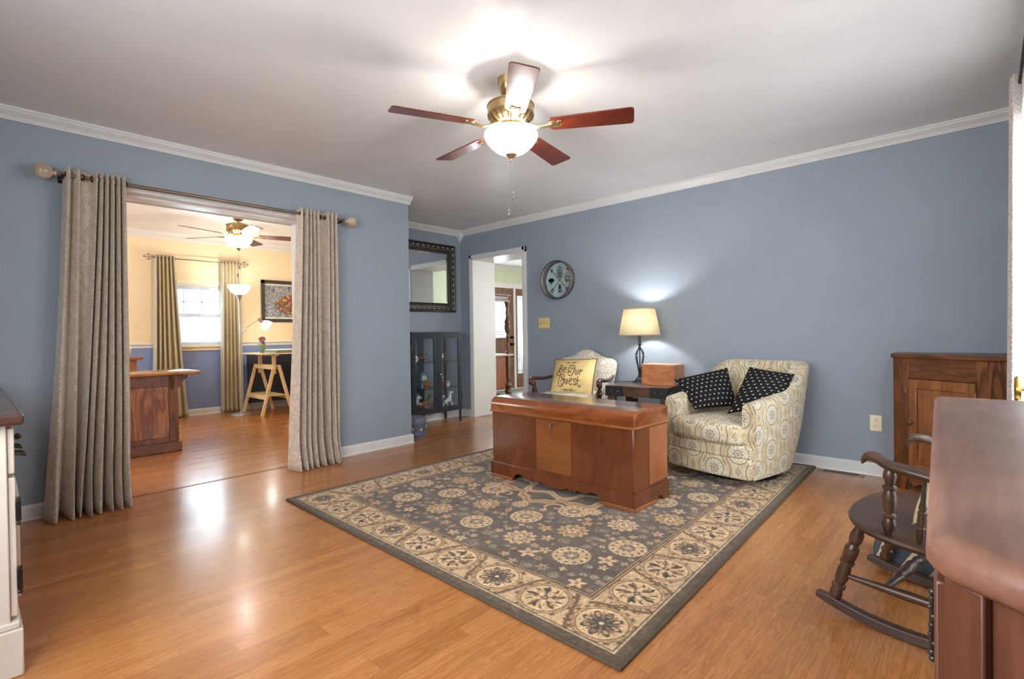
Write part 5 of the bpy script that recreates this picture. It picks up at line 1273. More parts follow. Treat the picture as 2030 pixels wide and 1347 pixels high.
# ------------------------------------------------------------ white sideboard at the left edge
def sideboard():
    o = Vector((-3.17, -0.16, 0)); t = thing('sideboard', 'white painted sideboard with dark wooden top at the left edge', 'sideboard', o)
    M_cw = plain('chipped white paint', (210, 199, 188), 0.5, 0, 0.03, 6); M_top = wood('dark walnut top', (44, 26, 20), (72, 44, 34), (96, 62, 48), 'x', 0.3, 0.4, 0.5, 0.6)
    x0, x1, y0, y1 = -4.10, -2.262, -0.42, 0.100
    Bx = lambda m, *a: m.box(a[0]-o.x, a[1]-o.y, a[2], a[3]-o.x, a[4]-o.y, a[5])
    Bx(MB(), x0, y0, 0.10, x1, y1-0.012, 0.800).build('carcass', M_cw, t, bevel=0.004)
    pl = MB(); pr = [(-0.014, 0), (-0.014, 0.145), (-0.006, 0.158), (0.0, 0.172)]
    pts = [(0.002, 0), (0.016, 0), (0.016, 0.14), (0.008, 0.155), (0.004, 0.175), (0.002, 0.175)]
    Bx(pl, x0-0.0, y0, 0, x1+0.014, y1+0.016, 0.150); Bx(pl, x0, y0, 0.150, x1+0.007, y1+0.009, 0.172); pl.build('plinth', M_cw, t, bevel=0.005)
    Bx(MB(), x0-0.01, y0-0.01, 0.800, x1+0.045, y1+0.028, 0.834).build('top', M_top, t, bevel=0.010, seg=3)
    M_h = plain('dark iron hardware', (54, 46, 42), 0.35, 0.7)
    nd = 4; wd = (x1-x0)/nd
    for k in range(nd):
        a, c = x0+k*wd+0.012, x0+(k+1)*wd-0.012
        d = Bx(MB(), a, y1-0.012, 0.640, c, y1+0.006, 0.785).build('drawer', M_cw, t, bevel=0.004)
        cx = (a+c)/2
        for xx in (cx, c-0.05):
            h = MB(); h.tube(catmull([(xx-0.03-o.x, y1+0.006-o.y, 0.70), (xx-0.03-o.x, y1+0.028-o.y, 0.695), (xx-o.x, y1+0.034-o.y, 0.688), (xx+0.03-o.x, y1+0.028-o.y, 0.695), (xx+0.03-o.x, y1+0.006-o.y, 0.70)], 5), 0.004, 8); h.build('drawer_pull', M_h, d)
        kb = MB().ball((c-0.05-o.x, y1+0.016-o.y, 0.752), 0.010, 10); kb.build('drawer_knob', M_h, d)
        d = Bx(MB(), a, y1-0.012, 0.185, c, y1+0.006, 0.628)
        P = [(a+0.04, 0.23), (c-0.04, 0.23), (c-0.04, 0.56)]+[(c-0.04-(c-a-0.08)*q/10, 0.56+0.03*sin(pi*q/10)) for q in range(1, 10)]+[(a+0.04, 0.56)]
        d.prism(P, lambda x, z, y: (x-o.x, y-o.y, z), y1+0.006, y1+0.016)
        do = d.build('door', M_cw, t, bevel=0.003)
        for z in (0.300, 0.520):
            h = MB(); h.cyl((c+0.004-o.x, y1+0.012-o.y, z-0.032), (c+0.004-o.x, y1+0.012-o.y, z+0.032), 0.0065, 10)
            for zz in (-0.040, 0.040): h.ball((c+0.004-o.x, y1+0.012-o.y, z+zz), 0.006, 8)
            Bx(h, c-0.03, y1+0.005, z-0.025, c+0.004, y1+0.0095, z+0.025); h.build('hinge', M_h, do)
sideboard()

# ------------------------------------------------------------ curtains of the right window
M_grey = cloth_mat('grey beige leaf cloth', (176, 166, 156), (208, 200, 192))
curtain('curtain', 'beige patterned curtain at the far right beside the corner cabinet', None, 0.125,
        [3.48, 3.54, 3.60, 3.66], [3.47, 3.54, 3.60, 3.67], 2.28, 0.02, M_grey, M_dark, (0.028, 0.040), seed=5, rod_z=2.235)
sh = curtain('sheer_curtain', 'white sheer curtain at the right edge in front of the window', None, 0.150,
        [1.98+0.055*k for k in range(27)], [1.98+0.055*k for k in range(27)], 2.26, 0.02, sheer('white voile', (243, 242, 244), 0.5, 0.5), M_dark, (0.022, 0.026), seed=6)
rr = thing('window_curtain_rod', 'dark curtain rod high on the right wall', 'curtain rod', (0.125, 2.8, 2.235))
MB().cyl((0, -0.95, 0), (0, 0.92, 0), 0.010, 12).build('rod', M_dark, rr)
for y in (-0.88, 0.90): MB().beam((0.115, y, 0), (0, y, 0), 0.012, 0.012).build('bracket', M_dark, rr)
for y, s in ((-0.95, -1), (0.92, 1)): MB().ball((0, y+s*0.02, 0), 0.022, 10).build('finial', M_dark, rr)
hb = thing('curtain_holdback', 'brass ring holdback beside the white sheer curtain', 'curtain holdback', (XR, 2.60, 0.835))
M_gold2 = plain('polished brass', (208, 164, 84), 0.2, 0.95, 0.03)
MB().cyl((0, 0, 0), (-0.155, 0, 0), 0.006, 10).build('stem', M_gold2, hb)
MB().tube([(-0.158, 0.040*cos(q), 0.040*sin(q)) for q in [2*pi*j/28 for j in range(28)]], 0.0085, 10, True, up=(1, 0, 0)).build('ring', M_gold2, hb)
MB().turned((0, 0, 0), (-0.008, 0, 0), [(0, 0.026), (1, 0.022)], 18).build('wall_plate', M_gold2, hb)

# ------------------------------------------------------------ the nook: mirror, glass cabinet with figurines, hat box
def mirror():
    t = thing('wall_mirror', 'square mirror in a wide black and silver beaded frame in the nook', 'mirror', (XN, 3.938, 1.787))
    hw, hh = 0.436, 0.430; M_f = plain('ebony frame', (40, 36, 32), 0.35, 0.1); M_s = plain('pewter bead', (168, 158, 138), 0.35, 0.7, 0.1, 20)
    prof = [(0.0, 0.0), (0.0, 0.030), (0.008, 0.044), (0.020, 0.046), (0.030, 0.036), (0.052, 0.030), (0.075, 0.030), (0.095, 0.022), (0.110, 0.016), (0.116, 0.006), (0.116, 0.0)]
    cor = [(-hw, -hh), (hw, -hh), (hw, hh), (-hw, hh)]; vs = []; fs = []; n = len(prof)
    for (y, z) in cor:
        sy, sz = (1 if y > 0 else -1), (1 if z > 0 else -1)
        for i, o in prof: vs.append((o+0.001, y-sy*i, z-sz*i))
    for k in range(4):
        for i in range(n-1): a = k*n; c = ((k+1) % 4)*n; fs.append((a+i, c+i, c+i+1, a+i+1))
    MB().add(vs, fs).build('frame', M_f, t, smooth=25)
    b = MB()
    for k in range(11):
        y = -hw+0.05+k*(2*hw-0.1)/10
        for s in (-1, 1): b.turned((0.034, y-0.024, s*(hh-0.042)), (0.034, y+0.024, s*(hh-0.042)), [(0, 0.002), (0.2, 0.008), (0.5, 0.011), (0.8, 0.008), (1, 0.002)], 8); b.turned((0.034, s*(hw-0.042), y-0.024), (0.034, s*(hw-0.042), y+0.024), [(0, 0.002), (0.2, 0.008), (0.5, 0.011), (0.8, 0.008), (1, 0.002)], 8)
    b.build('frame_beading', M_s, t)
    q = MB()
    for s in (-1, 1): q.tube([(0.030, -hw+0.066, s*(hh-0.066)), (0.030, hw-0.066, s*(hh-0.066))], 0.003, 6); q.tube([(0.030, s*(hw-0.066), -hh+0.066), (0.030, s*(hw-0.066), hh-0.066)], 0.003, 6)
    q.build('silver_fillet', M_s, t)
    m, nt, bs = newmat('silvered mirror'); bs.inputs['Metallic'].default_value = 1; bs.inputs['Roughness'].default_value = 0.015; bs.inputs['Base Color'].default_value = (0.86, 0.88, 0.88, 1)
    MB().box(0.002, -hw+0.112, -hh+0.112, 0.008, hw-0.112, hh-0.112).build('mirror_glass', m, t, smooth=0)
    bv = MB(); i0, i1 = 0.114, 0.134
    ring = lambda k: [(-hw+k, -hh+k), (hw-k, -hh+k), (hw-k, hh-k), (-hw+k, hh-k)]
    bv.add([(0.0085, *p) for p in ring(i0)]+[(0.0105, *p) for p in ring(i1)], [(k, (k+1) % 4, 4+(k+1) % 4, 4+k) for k in range(4)]); bv.build('bevelled_edge', m, t, smooth=0)
mirror()
M_cab = plain('blue black painted metal', (38, 44, 54), 0.4, 0.2, 0.08, 6)
M_chrome = plain('bright screw head', (200, 200, 200), 0.25, 0.9)
M_cglass = pane('clear cabinet glass', (248, 250, 252), 0.05)
def glass_cabinet():
    o = Vector((-4.91, 3.810, 0)); t = thing('display_cabinet', 'black metal cabinet with two glass doors under the mirror', 'display cabinet', o)
    x0, x1, y0, y1, z0, z1 = -0.155, 0.155, -0.378, 0.378, 0.145, 1.102
    f = MB(); f.box(x0, y0, z1-0.025, x1, y1, z1); f.box(x0, y0, z0, x1, y1, z0+0.022)
    for x in (x0, x1-0.022):
        for y in (y0, y1-0.022): f.box(x, y, z0, x+0.022, y+0.022, z1)
    f.build('frame', M_cab, t, bevel=0.002)
    bk = MB(); bk.box(x0+0.004, -0.035, z0, x0+0.010, 0.035, z1-0.02); bk.build('back_strut', M_cab, t)
    for nm, a in (('side_glass', (x0+0.02, y0+0.008, z0+0.02, x1-0.02, y0+0.012, z1-0.02)), ('side_glass', (x0+0.02, y1-0.012, z0+0.02, x1-0.02, y1-0.008, z1-0.02))): MB().box(*a).build(nm, M_cglass, t, smooth=0)
    for z in (0.428, 0.742):
        MB().box(x0+0.012, y0+0.012, z-0.005, x1-0.024, y1-0.012, z).build('glass_shelf', pane('green edged shelf glass', (232, 246, 240), 0.08), t, smooth=0)
    for x, y in ((x0+0.014, y0+0.014), (x1-0.014, y0+0.014), (x0+0.014, y1-0.014), (x1-0.014, y1-0.014)):
        l = MB(); l.box(x-0.011, y-0.011, 0.012, x+0.011, y+0.011, z0); lo = l.build('leg', M_cab, t)
        MB().cyl((x, y, 0), (x, y, 0.014), 0.014, 12).build('leveller', M_black, lo)
    l = MB(); l.box(x0+0.006, -0.02, 0, x0+0.03, 0.02, z0); l.build('leg', M_cab, t)
    for s in (-1, 1):
        a, c = (y0+0.004, -0.002) if s < 0 else (0.002, y1-0.004); q = 0.056; d = MB()
        for bx in ((a, a+q, z0+0.004, z1-0.004), (c-q, c, z0+0.004, z1-0.004), (a+q, c-q, z0+0.004, z0+0.066), (a+q, c-q, z1-0.075, z1-0.004)): d.box(x1, bx[0], bx[2], x1+0.016, bx[1], bx[3])
        do = d.build('door', M_cab, t, bevel=0.002)
        MB().box(x1+0.005, a+q-0.005, z0+0.06, x1+0.009, c-q+0.005, z1-0.07).build('door_glass', M_cglass, do, smooth=0)
        ye = y1 if s > 0 else y0
        for z in (0.30, 0.92):
            h = MB().cyl((x1+0.010, ye+s*0.001, z-0.03), (x1+0.010, ye+s*0.001, z+0.03), 0.006, 10); h.ball((x1+0.012, ye, z+0.038), 0.006, 8); h.build('hinge', M_black, do)
    MB().turned((x1+0.016, 0.028, 0.60), (x1+0.036, 0.028, 0.60), [(0, 0.006), (0.4, 0.006), (0.5, 0.011), (0.9, 0.010), (1, 0.002)], 12).build('door_knob', M_chrome, t)
    s = MB()
    for y in (y0+0.012, y1-0.012):
        for z in (z1-0.012, z0+0.010): s.ball((x1+0.001, y, z), 0.006, 8)
    s.build('screw_heads', M_chrome, t)
glass_cabinet()
def figure_mat(n, c, r=0.4): return plain(n, c, r, 0, 0.15, 40)
def small(name, label, cat, loc, group=None, rot=0): return thing(name, label, cat, loc, rot, group)
SX = -4.88
def horse(loc, label, body, mane, pole, s=1.0, rear=0.0):
    t = small('horse_figurine', label, 'figurine', loc, 'figurines in the glass cabinet', radians(90))
    T = Matrix.Translation((0, 0, 0.055*s)) @ Matrix.Rotation(radians(-rear), 4, 'Y') @ Matrix.Translation((0, 0, -0.055*s)) @ Matrix.Scale(s, 4)
    b = MB()
    P = catmull([(-0.050, 0, 0.072), (-0.030, 0, 0.078), (0, 0, 0.076), (0.030, 0, 0.082), (0.052, 0, 0.108), (0.062, 0, 0.128), (0.078, 0, 0.128), (0.096, 0, 0.114)], 5)
    N = len(P); rad = [0.012, 0.021, 0.022, 0.022, 0.015, 0.013, 0.012, 0.007]; rs = [np.interp(i/(N-1)*7, range(8), rad) for i in range(N)]
    b.tube(P, rs, 10)
    for x, y, dx, z1 in ((0.030, 0.011, 0.022, 0.012), (0.028, -0.011, -0.004, 0.0), (-0.040, 0.011, -0.018, 0.0), (-0.038, -0.011, 0.008, 0.0)):
        b.tube(catmull([(x, y, 0.072), (x+dx*0.8, y, 0.040), (x+dx*0.5, y, z1+0.006), (x+dx*0.7+0.005, y, z1)], 4), [0.010]+[0.006]*11+[0.007], 8)
    for y in (-0.006, 0.006): b.turned((0.064, y, 0.136), (0.062, y*1.3, 0.152), [(0, 0.004), (1, 0.0005)], 6)
    b.build('horse_body', figure_mat(*body), t, tf=T, smooth=70)
    m = MB(); m.tube(catmull([(0.060, 0, 0.142), (0.046, 0, 0.122), (0.030, 0, 0.100), (0.020, 0, 0.096)], 4), [0.005]+[0.008]*11+[0.004], 8); m.tube(catmull([(-0.052, 0, 0.080), (-0.072, 0, 0.070), (-0.080, 0, 0.040), (-0.076, 0, 0.015)], 4), [0.004]+[0.008]*8+[0.006]*3+[0.002], 8); m.build('mane_and_tail', figure_mat(*mane), t, tf=T, smooth=70)
    if pole: MB().cyl((0, 0, 0), (0, 0, 0.19*s), 0.0028, 8).build('carousel_pole', plain('gilt pole', (190, 160, 90), 0.3, 0.8), t)
    return t
Z0, Z1, Z2 = 0.1675, 0.4285, 0.7425
horse((SX+0.02, 3.520, Z0), 'white horse figurine at the left end of the bottom glass shelf', ('white china', (232, 228, 222)), ('grey china', (176, 170, 168)), False, 1.35)
horse((SX, 3.735, Z0), 'golden brown horse figurine on a pole on the bottom glass shelf', ('gilded china', (150, 108, 52)), ('dark gilt', (96, 66, 34)), True, 1.25, 10)
horse((SX, 3.915, Z0), 'pink and white horse figurine right of the door centre on the bottom shelf', ('pale pink china', (222, 186, 190)), ('rose china', (186, 92, 110)), True, 1.15)
horse((SX-0.06, 3.955, Z0), 'rose pink horse figurine behind the pale one on the bottom shelf', ('rose china', (186, 92, 110)), ('white china', (232, 228, 222)), False, 1.15)
horse((SX, 4.075, Z0), 'white rearing horse figurine at the right end of the bottom shelf', ('white china', (232, 228, 222)), ('silver china', (200, 198, 200)), True, 1.2, 26)
def cart(loc):
    t = small('toy_cart', 'small brown toy cart with pink cushion on the bottom glass shelf', 'toy cart', loc, 'keepsakes in the glass cabinet')
    MB().rbox((0, 0, 0.06), (0.035, 0.07, 0.028), 0.01, 2, 1).build('cart_body', figure_mat('brown toy paint', (98, 60, 42)), t)
    for y in (-0.042, 0.042):
        for x in (-0.038, 0.038):
            w_ = MB().tube([(x, y+0.028*cos(q), 0.030+0.028*sin(q)) for q in [2*pi*j/16 for j in range(16)]], 0.003, 6, True, up=(1, 0, 0))
            for j in range(6): w_.cyl((x, y, 0.03), (x, y+0.028*cos(j*pi/3), 0.03+0.028*sin(j*pi/3)), 0.0015, 5)
            w_.build('wheel', figure_mat('brown toy paint', (98, 60, 42)), t)
    MB().ball((0, 0, 0.088), 0.042, 10, 0.55).build('pink_cushion', figure_mat('pink cloth', (214, 168, 164), 0.8), t)
cart((SX, 3.625, Z0))
def bush(loc, label, cols, r, h, seed, name='flower_basket', pot=None):
    t = small(name, label, 'ornament', loc, 'keepsakes in the glass cabinet'); rg = random.Random(seed)
    MB().lathe((0, 0, 0), [(0, r*0.7), (h*0.12, r*0.8), (h*0.42, r*0.95), (h*0.45, r)], 16).build('pot', figure_mat(*(pot or ('basket weave', (126, 88, 56)))), t)
    for ci, c in enumerate(cols):
        m = MB()
        for k in range(11):
            a, q, z = rg.uniform(0, 6.28), r*math.sqrt(rg.random()), h*(0.45+0.5*rg.random()); m.ball((q*cos(a), q*sin(a), z), r*rg.uniform(0.16, 0.3), 6)
        m.build('blossoms', figure_mat('blossom %d %d %d' % c, c, 0.8), t)
bush((SX, 3.540, Z1), 'basket of peach and cream blossoms at the left of the middle glass shelf', [(222, 190, 150), (190, 140, 116), (110, 104, 66)], 0.062, 0.17, 2)
bush((SX+0.06, 3.700, Z1), 'small orange pot of flowers in front of the blue clock', [(214, 170, 84), (150, 150, 84), (186, 96, 62)], 0.038, 0.12, 3, 'flower_pot', ('terracotta glaze', (190, 94, 58)))
bush((SX-0.04, 3.615, Z0), 'dried flower tuft behind the toy cart on the bottom shelf', [(158, 140, 126), (126, 100, 96)], 0.055, 0.20, 9, 'flower_tuft', ('grey pot', (120, 112, 108)))
def clock_house(loc):
    t = small('shelf_clock', 'pale blue arched shelf clock on the middle glass shelf', 'clock', loc, 'keepsakes in the glass cabinet')
    pr = [(-0.052, 0), (0.052, 0), (0.052, 0.165)]+[(0.052*cos(a), 0.165+0.040*sin(a)) for a in np.linspace(0, pi, 11)]+[(-0.052, 0.165)]
    MB().prism(pr, lambda y, z, x: (x, y, z), -0.03, 0.028).build('clock_case', figure_mat('dusty blue paint', (92, 126, 152)), t, smooth=30)
    MB().turned((0.028, 0, 0.125), (0.031, 0, 0.125), [(0, 0.036), (1, 0.036)], 24).build('clock_face', figure_mat('cream dial', (220, 220, 200)), t)
    h = MB(); h.beam((0.032, 0, 0.125), (0.032, 0.012, 0.146), 0.003, 0.002, (1, 0, 0)); h.beam((0.032, 0, 0.125), (0.032, -0.018, 0.118), 0.003, 0.002, (1, 0, 0)); h.build('clock_hands', M_black, t)
    MB().box(0.028, -0.040, 0.015, 0.032, 0.040, 0.075).build('pendulum_window', figure_mat('pale blue panel', (168, 196, 204)), t)
clock_house((SX-0.055, 3.735, Z1))
bush((SX, 3.950, Z1), 'red footed figurine group at the right of the middle glass shelf', [(226, 214, 200), (176, 126, 90), (200, 176, 140)], 0.045, 0.155, 11, 'figurine_group', ('red enamel', (150, 44, 52)))
bush((SX, 4.075, Z1), 'tiny pink and white figurine at the right end of the middle shelf', [(228, 220, 220), (206, 150, 170)], 0.024, 0.085, 12, 'figurine', ('white china', (232, 228, 222)))
def mug(loc):
    t = small('white_mug', 'white openwork mug at the left end of the top glass shelf', 'mug', loc, 'keepsakes in the glass cabinet'); M_w = figure_mat('white china', (232, 228, 222))
    MB().lathe((0, 0, 0), [(0, 0.030), (0.01, 0.046), (0.04, 0.055), (0.07, 0.050), (0.095, 0.044), (0.092, 0.040), (0.06, 0.046), (0.012, 0.040), (0.01, 0.0)], 24).build('mug_body', M_w, t)
    MB().tube([(0, 0.048+0.030*sin(a), 0.05+0.030*cos(a)) for a in np.linspace(0, pi, 12)], 0.006, 8, up=(1, 0, 0)).build('mug_handle', M_w, t)
    k = MB()
    for y, z, r in ((0.0, 0.046, 0.015), (-0.022, 0.062, 0.007), (0.022, 0.062, 0.007), (-0.024, 0.032, 0.006), (0.024, 0.032, 0.006)): k.ball((0.047-abs(y)*0.25, y, z), r, 8)
    k.build('painted_spots', figure_mat('slate glaze', (84, 84, 88)), t)
mug((SX+0.05, 3.515, Z2))
def coach(loc, label, c, name, g=False):
    t = small(name, label, 'ornament', loc, 'keepsakes in the glass cabinet'); M_ = plain(name+' metal', c, 0.3, 0.7 if g else 0.2, 0.2, 40)
    MB().lathe((0, 0, 0.02), [(0, 0.02), (0.006, 0.042), (0.03, 0.058), (0.055, 0.055), (0.075, 0.044), (0.080, 0.0)], 20).build('bowl', M_, t)
    for y in (-0.045, 0.045):
        MB().tube([(0.045, y+0.024*cos(q), 0.026+0.024*sin(q)) for q in [2*pi*j/16 for j in range(16)]], 0.003, 6, True, up=(1, 0, 0)).build('wheel', M_, t)
    MB().tube(catmull([(0, 0.055, 0.075), (0, 0.085, 0.085), (0, 0.095, 0.115), (0, 0.105, 0.118)], 4), 0.004, 8).build('handle', M_, t)
    m = MB()
    for k in range(9): a = 2*pi*k/9; m.ball((0.05*cos(a), 0.05*sin(a), 0.070), 0.010, 6)
    m.build('rim_beads', M_, t)
coach((SX, 3.665, Z2), 'copper coach ornament on the top glass shelf', (116, 66, 50), 'copper_coach', True)
coach((SX, 3.945, Z2), 'silver openwork coach ornament at the right of the top glass shelf', (170, 160, 154), 'silver_coach', True)
def hat_box():
    t = thing('hat_box', 'round grey blue floral hat box on the floor behind the wall end', 'box', (-4.435, 3.225, 0))
    M_b = plain('grey blue papered card', (92, 102, 122), 0.6, 0, 0.1, 10)
    MB().lathe((0, 0, 0), [(0, 0.128), (0.165, 0.130)], 40).build('box_body', M_b, t)
    MB().lathe((0, 0, 0.150), [(0, 0.134), (0.048, 0.134), (0.052, 0.130), (0.053, 0.0)], 40).build('box_lid', plain('grey felted lid', (112, 116, 126), 0.7, 0, 0.1, 20), t)
    f = MB(); g = MB()
    for k in range(9):
        a = 2*pi*k/9; z = 0.085+0.03*sin(k*2.4); c = Vector((0.130*cos(a), 0.130*sin(a), z)); e1 = Vector((-sin(a), cos(a), 0)); nn = Vector((cos(a), sin(a), 0))
        for j in range(5): q = 2*pi*j/5+k; f.ball(c+e1*0.011*cos(q)+Vector((0, 0, 0.011*sin(q))), 0.006, 6)
        g.tube([c+e1*0.03*cos(u)*1.2+Vector((0, 0, 0.03*sin(u)-0.02))+nn*0.0005 for u in np.linspace(0.3, 2.8, 8)], 0.003, 6)
    f.build('painted_flowers', plain('cream pink petals', (226, 200, 186), 0.7), t); g.build('painted_scrolls', plain('plum scrolls', (112, 58, 76), 0.7), t)
    MB().tube([(0.1315*cos(q), 0.1315*sin(q), 0.02) for q in [2*pi*j/40 for j in range(40)]], 0.004, 6, True).build('plum_band', plain('plum scrolls', (112, 58, 76)), t)
hat_box()

# ------------------------------------------------------------ the den
def blind():
    o = Vector((XD-0.03, (VY0+VY1)/2, VZ1)); t = thing('window_blind', 'white slatted blind half closed in the den window', 'window blind', o)
    M_b = plain('blue white blind', (206, 220, 240), 0.45)
    y0, y1 = VY0+0.035-o.y, VY1-0.035-o.y
    MB().box(-0.022, y0, -0.075, 0.022, y1, -0.032).build('head_rail', M_b, t, bevel=0.004)
    s = MB(); z = -0.455
    while z > -0.80:
        s.beam((0, y0, z), (0, y1, z), 0.030, 0.0022, (0.7, 0, 1)); z -= 0.042
    s.build('slats', plain('pale blind slats', (226, 232, 240), 0.5), t, smooth=0)
    MB().box(-0.02, y0, -0.828, 0.02, y1, -0.805).build('bottom_rail', M_b, t, bevel=0.003)
    c = MB()
    for k in (0.2, 0.5, 0.8): y = y0+(y1-y0)*k; c.cyl((0.0, y, -0.05), (0.0, y, -0.81), 0.0012, 5)
    c.build('lift_cords', plain('blind cord', (225, 228, 232), 0.7), t)
blind()
RX = XD+0.085
cr = thing('curtain_rod', 'thin pewter curtain rod with open diamond finials above the den window', 'curtain rod', (RX, 2.25, 2.145))
M_pew = plain('pewter', (112, 104, 94), 0.35, 0.7)
MB().cyl((0, -0.53, 0), (0, 0.53, 0), 0.007, 10).build('rod', M_pew, cr)
for s in (-1, 1):
    f = MB(); dm = [(0, s*0.53, 0), (0, s*0.585, 0.042), (0, s*0.645, 0), (0, s*0.585, -0.042)]
    f.tube(dm, 0.005, 6, True, up=(1, 0, 0)); f.tube([(0, s*0.53, 0), (0, s*0.645, 0)], 0.004, 6); f.tube([(0, s*0.585, 0.042), (0, s*0.585, -0.042)], 0.004, 6, up=(1, 0, 0)); f.build('diamond_finial', M_pew, cr)
    b = MB(); b.beam((-0.085, s*0.47, 0), (0, s*0.47, 0), 0.01, 0.01); b.box(-0.085, s*0.47-0.012, -0.04, -0.079, s*0.47+0.012, 0.03); b.build('bracket', M_pew, cr)
curtain('curtain', 'gold striped curtain left of the den window behind the oak desk', 'gold striped curtains of the den window', RX,
        [1.745, 1.785, 1.825, 1.868, 1.91, 1.945], [1.70, 1.76, 1.82, 1.89, 1.98, 2.06], 2.180, 0.015, M_gold, M_pew, (0.030, 0.040), 0.0, seed=11, rod_z=2.145)
curtain('curtain', 'gold striped curtain right of the den window behind the floor lamp', 'gold striped curtains of the den window', RX,
        [2.545, 2.59, 2.635, 2.68, 2.725, 2.765], [2.52, 2.575, 2.63, 2.685, 2.735, 2.78], 2.180, 0.015, M_gold, M_pew, (0.030, 0.036), 0.0, seed=12, rod_z=2.145)
def floor_lamp():
    t = thing('floor_lamp', 'silver torchiere floor lamp with lit bowl and reading arm in front of the den curtain', 'floor lamp', (-7.54, 2.605, 0))
    M_sil = plain('brushed silver', (172, 172, 164), 0.35, 0.6)
    MB().lathe((0, 0, 0), [(0, 0.135), (0.018, 0.137), (0.030, 0.128), (0.036, 0.03), (0.05, 0.016)], 32).build('base', M_sil, t)
    MB().cyl((0, 0, 0.03), (0, 0, 1.60), 0.011, 12).build('pole', M_sil, t)
    MB().lathe((0, 0, 0), [(1.555, 0.011), (1.60, 0.018), (1.64, 0.034), (1.665, 0.05)], 20).build('bowl_holder', M_sil, t)
    M_lb = glowing('lit frosted lamp glass', (255, 250, 240), 2.4, 0.5)
    MB().lathe((0, 0, 0), [(1.655, 0.035), (1.675, 0.070), (1.71, 0.112), (1.76, 0.138), (1.792, 0.142)], 32, cap=False).build('glass_bowl', M_lb, t, solid=0.003)
    bulb(t, (0, 0, 1.76), 14, (1, 0.93, 0.82), 0.04)
    arm = catmull([(0.011, 0.006, 1.075), (0.02, 0.03, 1.13), (0.03, 0.09, 1.22), (0.035, 0.18, 1.285), (0.035, 0.245, 1.315)], 6)
    a = MB().tube(arm, 0.005, 8).build('reading_arm', M_sil, t)
    d = Vector((0.10, 0.62, -0.55)).normalized(); p = Vector((0.035, 0.245, 1.325)); e = p+d*0.06
    MB().turned(p-d*0.02, e, [(0, 0.006), (0.1, 0.022), (1, 0.026)], 16).build('lamp_socket', M_sil, a)
    MB().turned(e-d*0.005, e+d*0.095, [(0, 0.028), (0.25, 0.052), (0.6, 0.072), (1, 0.080)], 24).build('reading_shade', glowing('lit white reading shade', (255, 250, 240), 2.6, 0.4), a)
    bulb(t, tuple(e+d*0.11), 5, (1, 0.95, 0.85), 0.03)
floor_lamp()
M_pine = wood('pale pine', (206, 168, 118), (226, 194, 146), (238, 214, 172), 'z', 0.5, 0.05, 0.6, 0.5)
M_pinex = wood('pale pine board', (206, 168, 118), (226, 194, 146), (238, 214, 172), 'x', 0.5, 0.05, 0.6, 0.5)
def trestle():
    t = thing('trestle', 'pale pine trestle carrying the den work table', 'trestle', (-7.475, 2.93, 0), 0, 'pine trestles of the den table')
    xs = 0.325
    for sx in (-1, 1):
        for sy in (-1, 1):
            MB().beam((sx*xs, sy*0.035, 0.66), (sx*(xs+0.01), sy*0.205, 0.0), 0.042, 0.028, (1, 0, 0)).build('leg', M_pine, t, bevel=0.004)
        MB().beam((sx*0.24, 0, 0.56), (sx*0.24, 0, 0.815), 0.05, 0.024, (1, 0, 0)).build('height_post', M_pine, t, bevel=0.003)
    for sy in (-1, 1): MB().beam((-xs-0.03, sy*0.036, 0.655), (xs+0.03, sy*0.036, 0.655), 0.022, 0.06).build('crossbar', M_pinex, t, bevel=0.003)
    MB().beam((-xs-0.02, 0, 0.823), (xs+0.02, 0, 0.823), 0.05, 0.022).build('top_bar', M_pinex, t, bevel=0.003)
    for sy in (-1, 1): MB().beam((-xs, sy*0.135, 0.24), (xs, sy*0.135, 0.24), 0.022, 0.05).build('shelf_rail', M_pinex, t, bevel=0.003)
    MB().box(-xs, -0.13, 0.262, xs, 0.13, 0.274).build('lower_shelf', M_pinex, t)
    return t
tr = trestle()
dup(tr, (-7.475, 3.62, 0), 0, 'second pine trestle of the den table partly behind the right taupe curtain')
b = MB(); b.box(-7.86, 2.72, 0.834, -7.09, 3.95, 0.852)
tag(b.build('work_tabletop', wood('birch board', (214, 186, 146), (230, 206, 170), (240, 222, 192), 'y', 0.45, 0.1, 0.5, 0.4), off=(-7.475, 3.33, 0.834), bevel=0.003), 'pale birch tabletop resting on the pine trestles', 'tabletop')
b = MB().rbox((0, 0, 0.020), (0.30, 0.44, 0.020), 0.012, 3, 1)
dbo = b.build('drawing_board', plain('grey green board edge', (120, 132, 108), 0.5), off=None); dbo.location = (-7.48, 3.38, 0.852)
tag(dbo, 'grey green drawing board lying on the birch tabletop', 'drawing board')
MB().box(-0.285, -0.425, 0.0395, 0.285, 0.425, 0.042).build('paper_sheet', plain('ivory drawing paper', (238, 230, 206), 0.7), dbo)
b = MB(); b.box(-8.062, 2.875, 0.10, -8.02, 3.98, 0.815)
tag(b.build('dark_panel', plain('blue black panel', (44, 50, 66), 0.6, 0, 0.08, 6), off=(-8.04, 3.43, 0.10)), 'blue black board against the lower wall behind the pine trestle', 'panel')
b = MB(); b.box(-8.062, 2.90, 0.0, -8.03, 3.96, 0.10)
tag(b.build('panel_plinth', plain('grey plinth', (150, 146, 140), 0.6), off=(-8.04, 3.43, 0.0)), 'low grey plinth under the blue black board in the den', 'plinth')
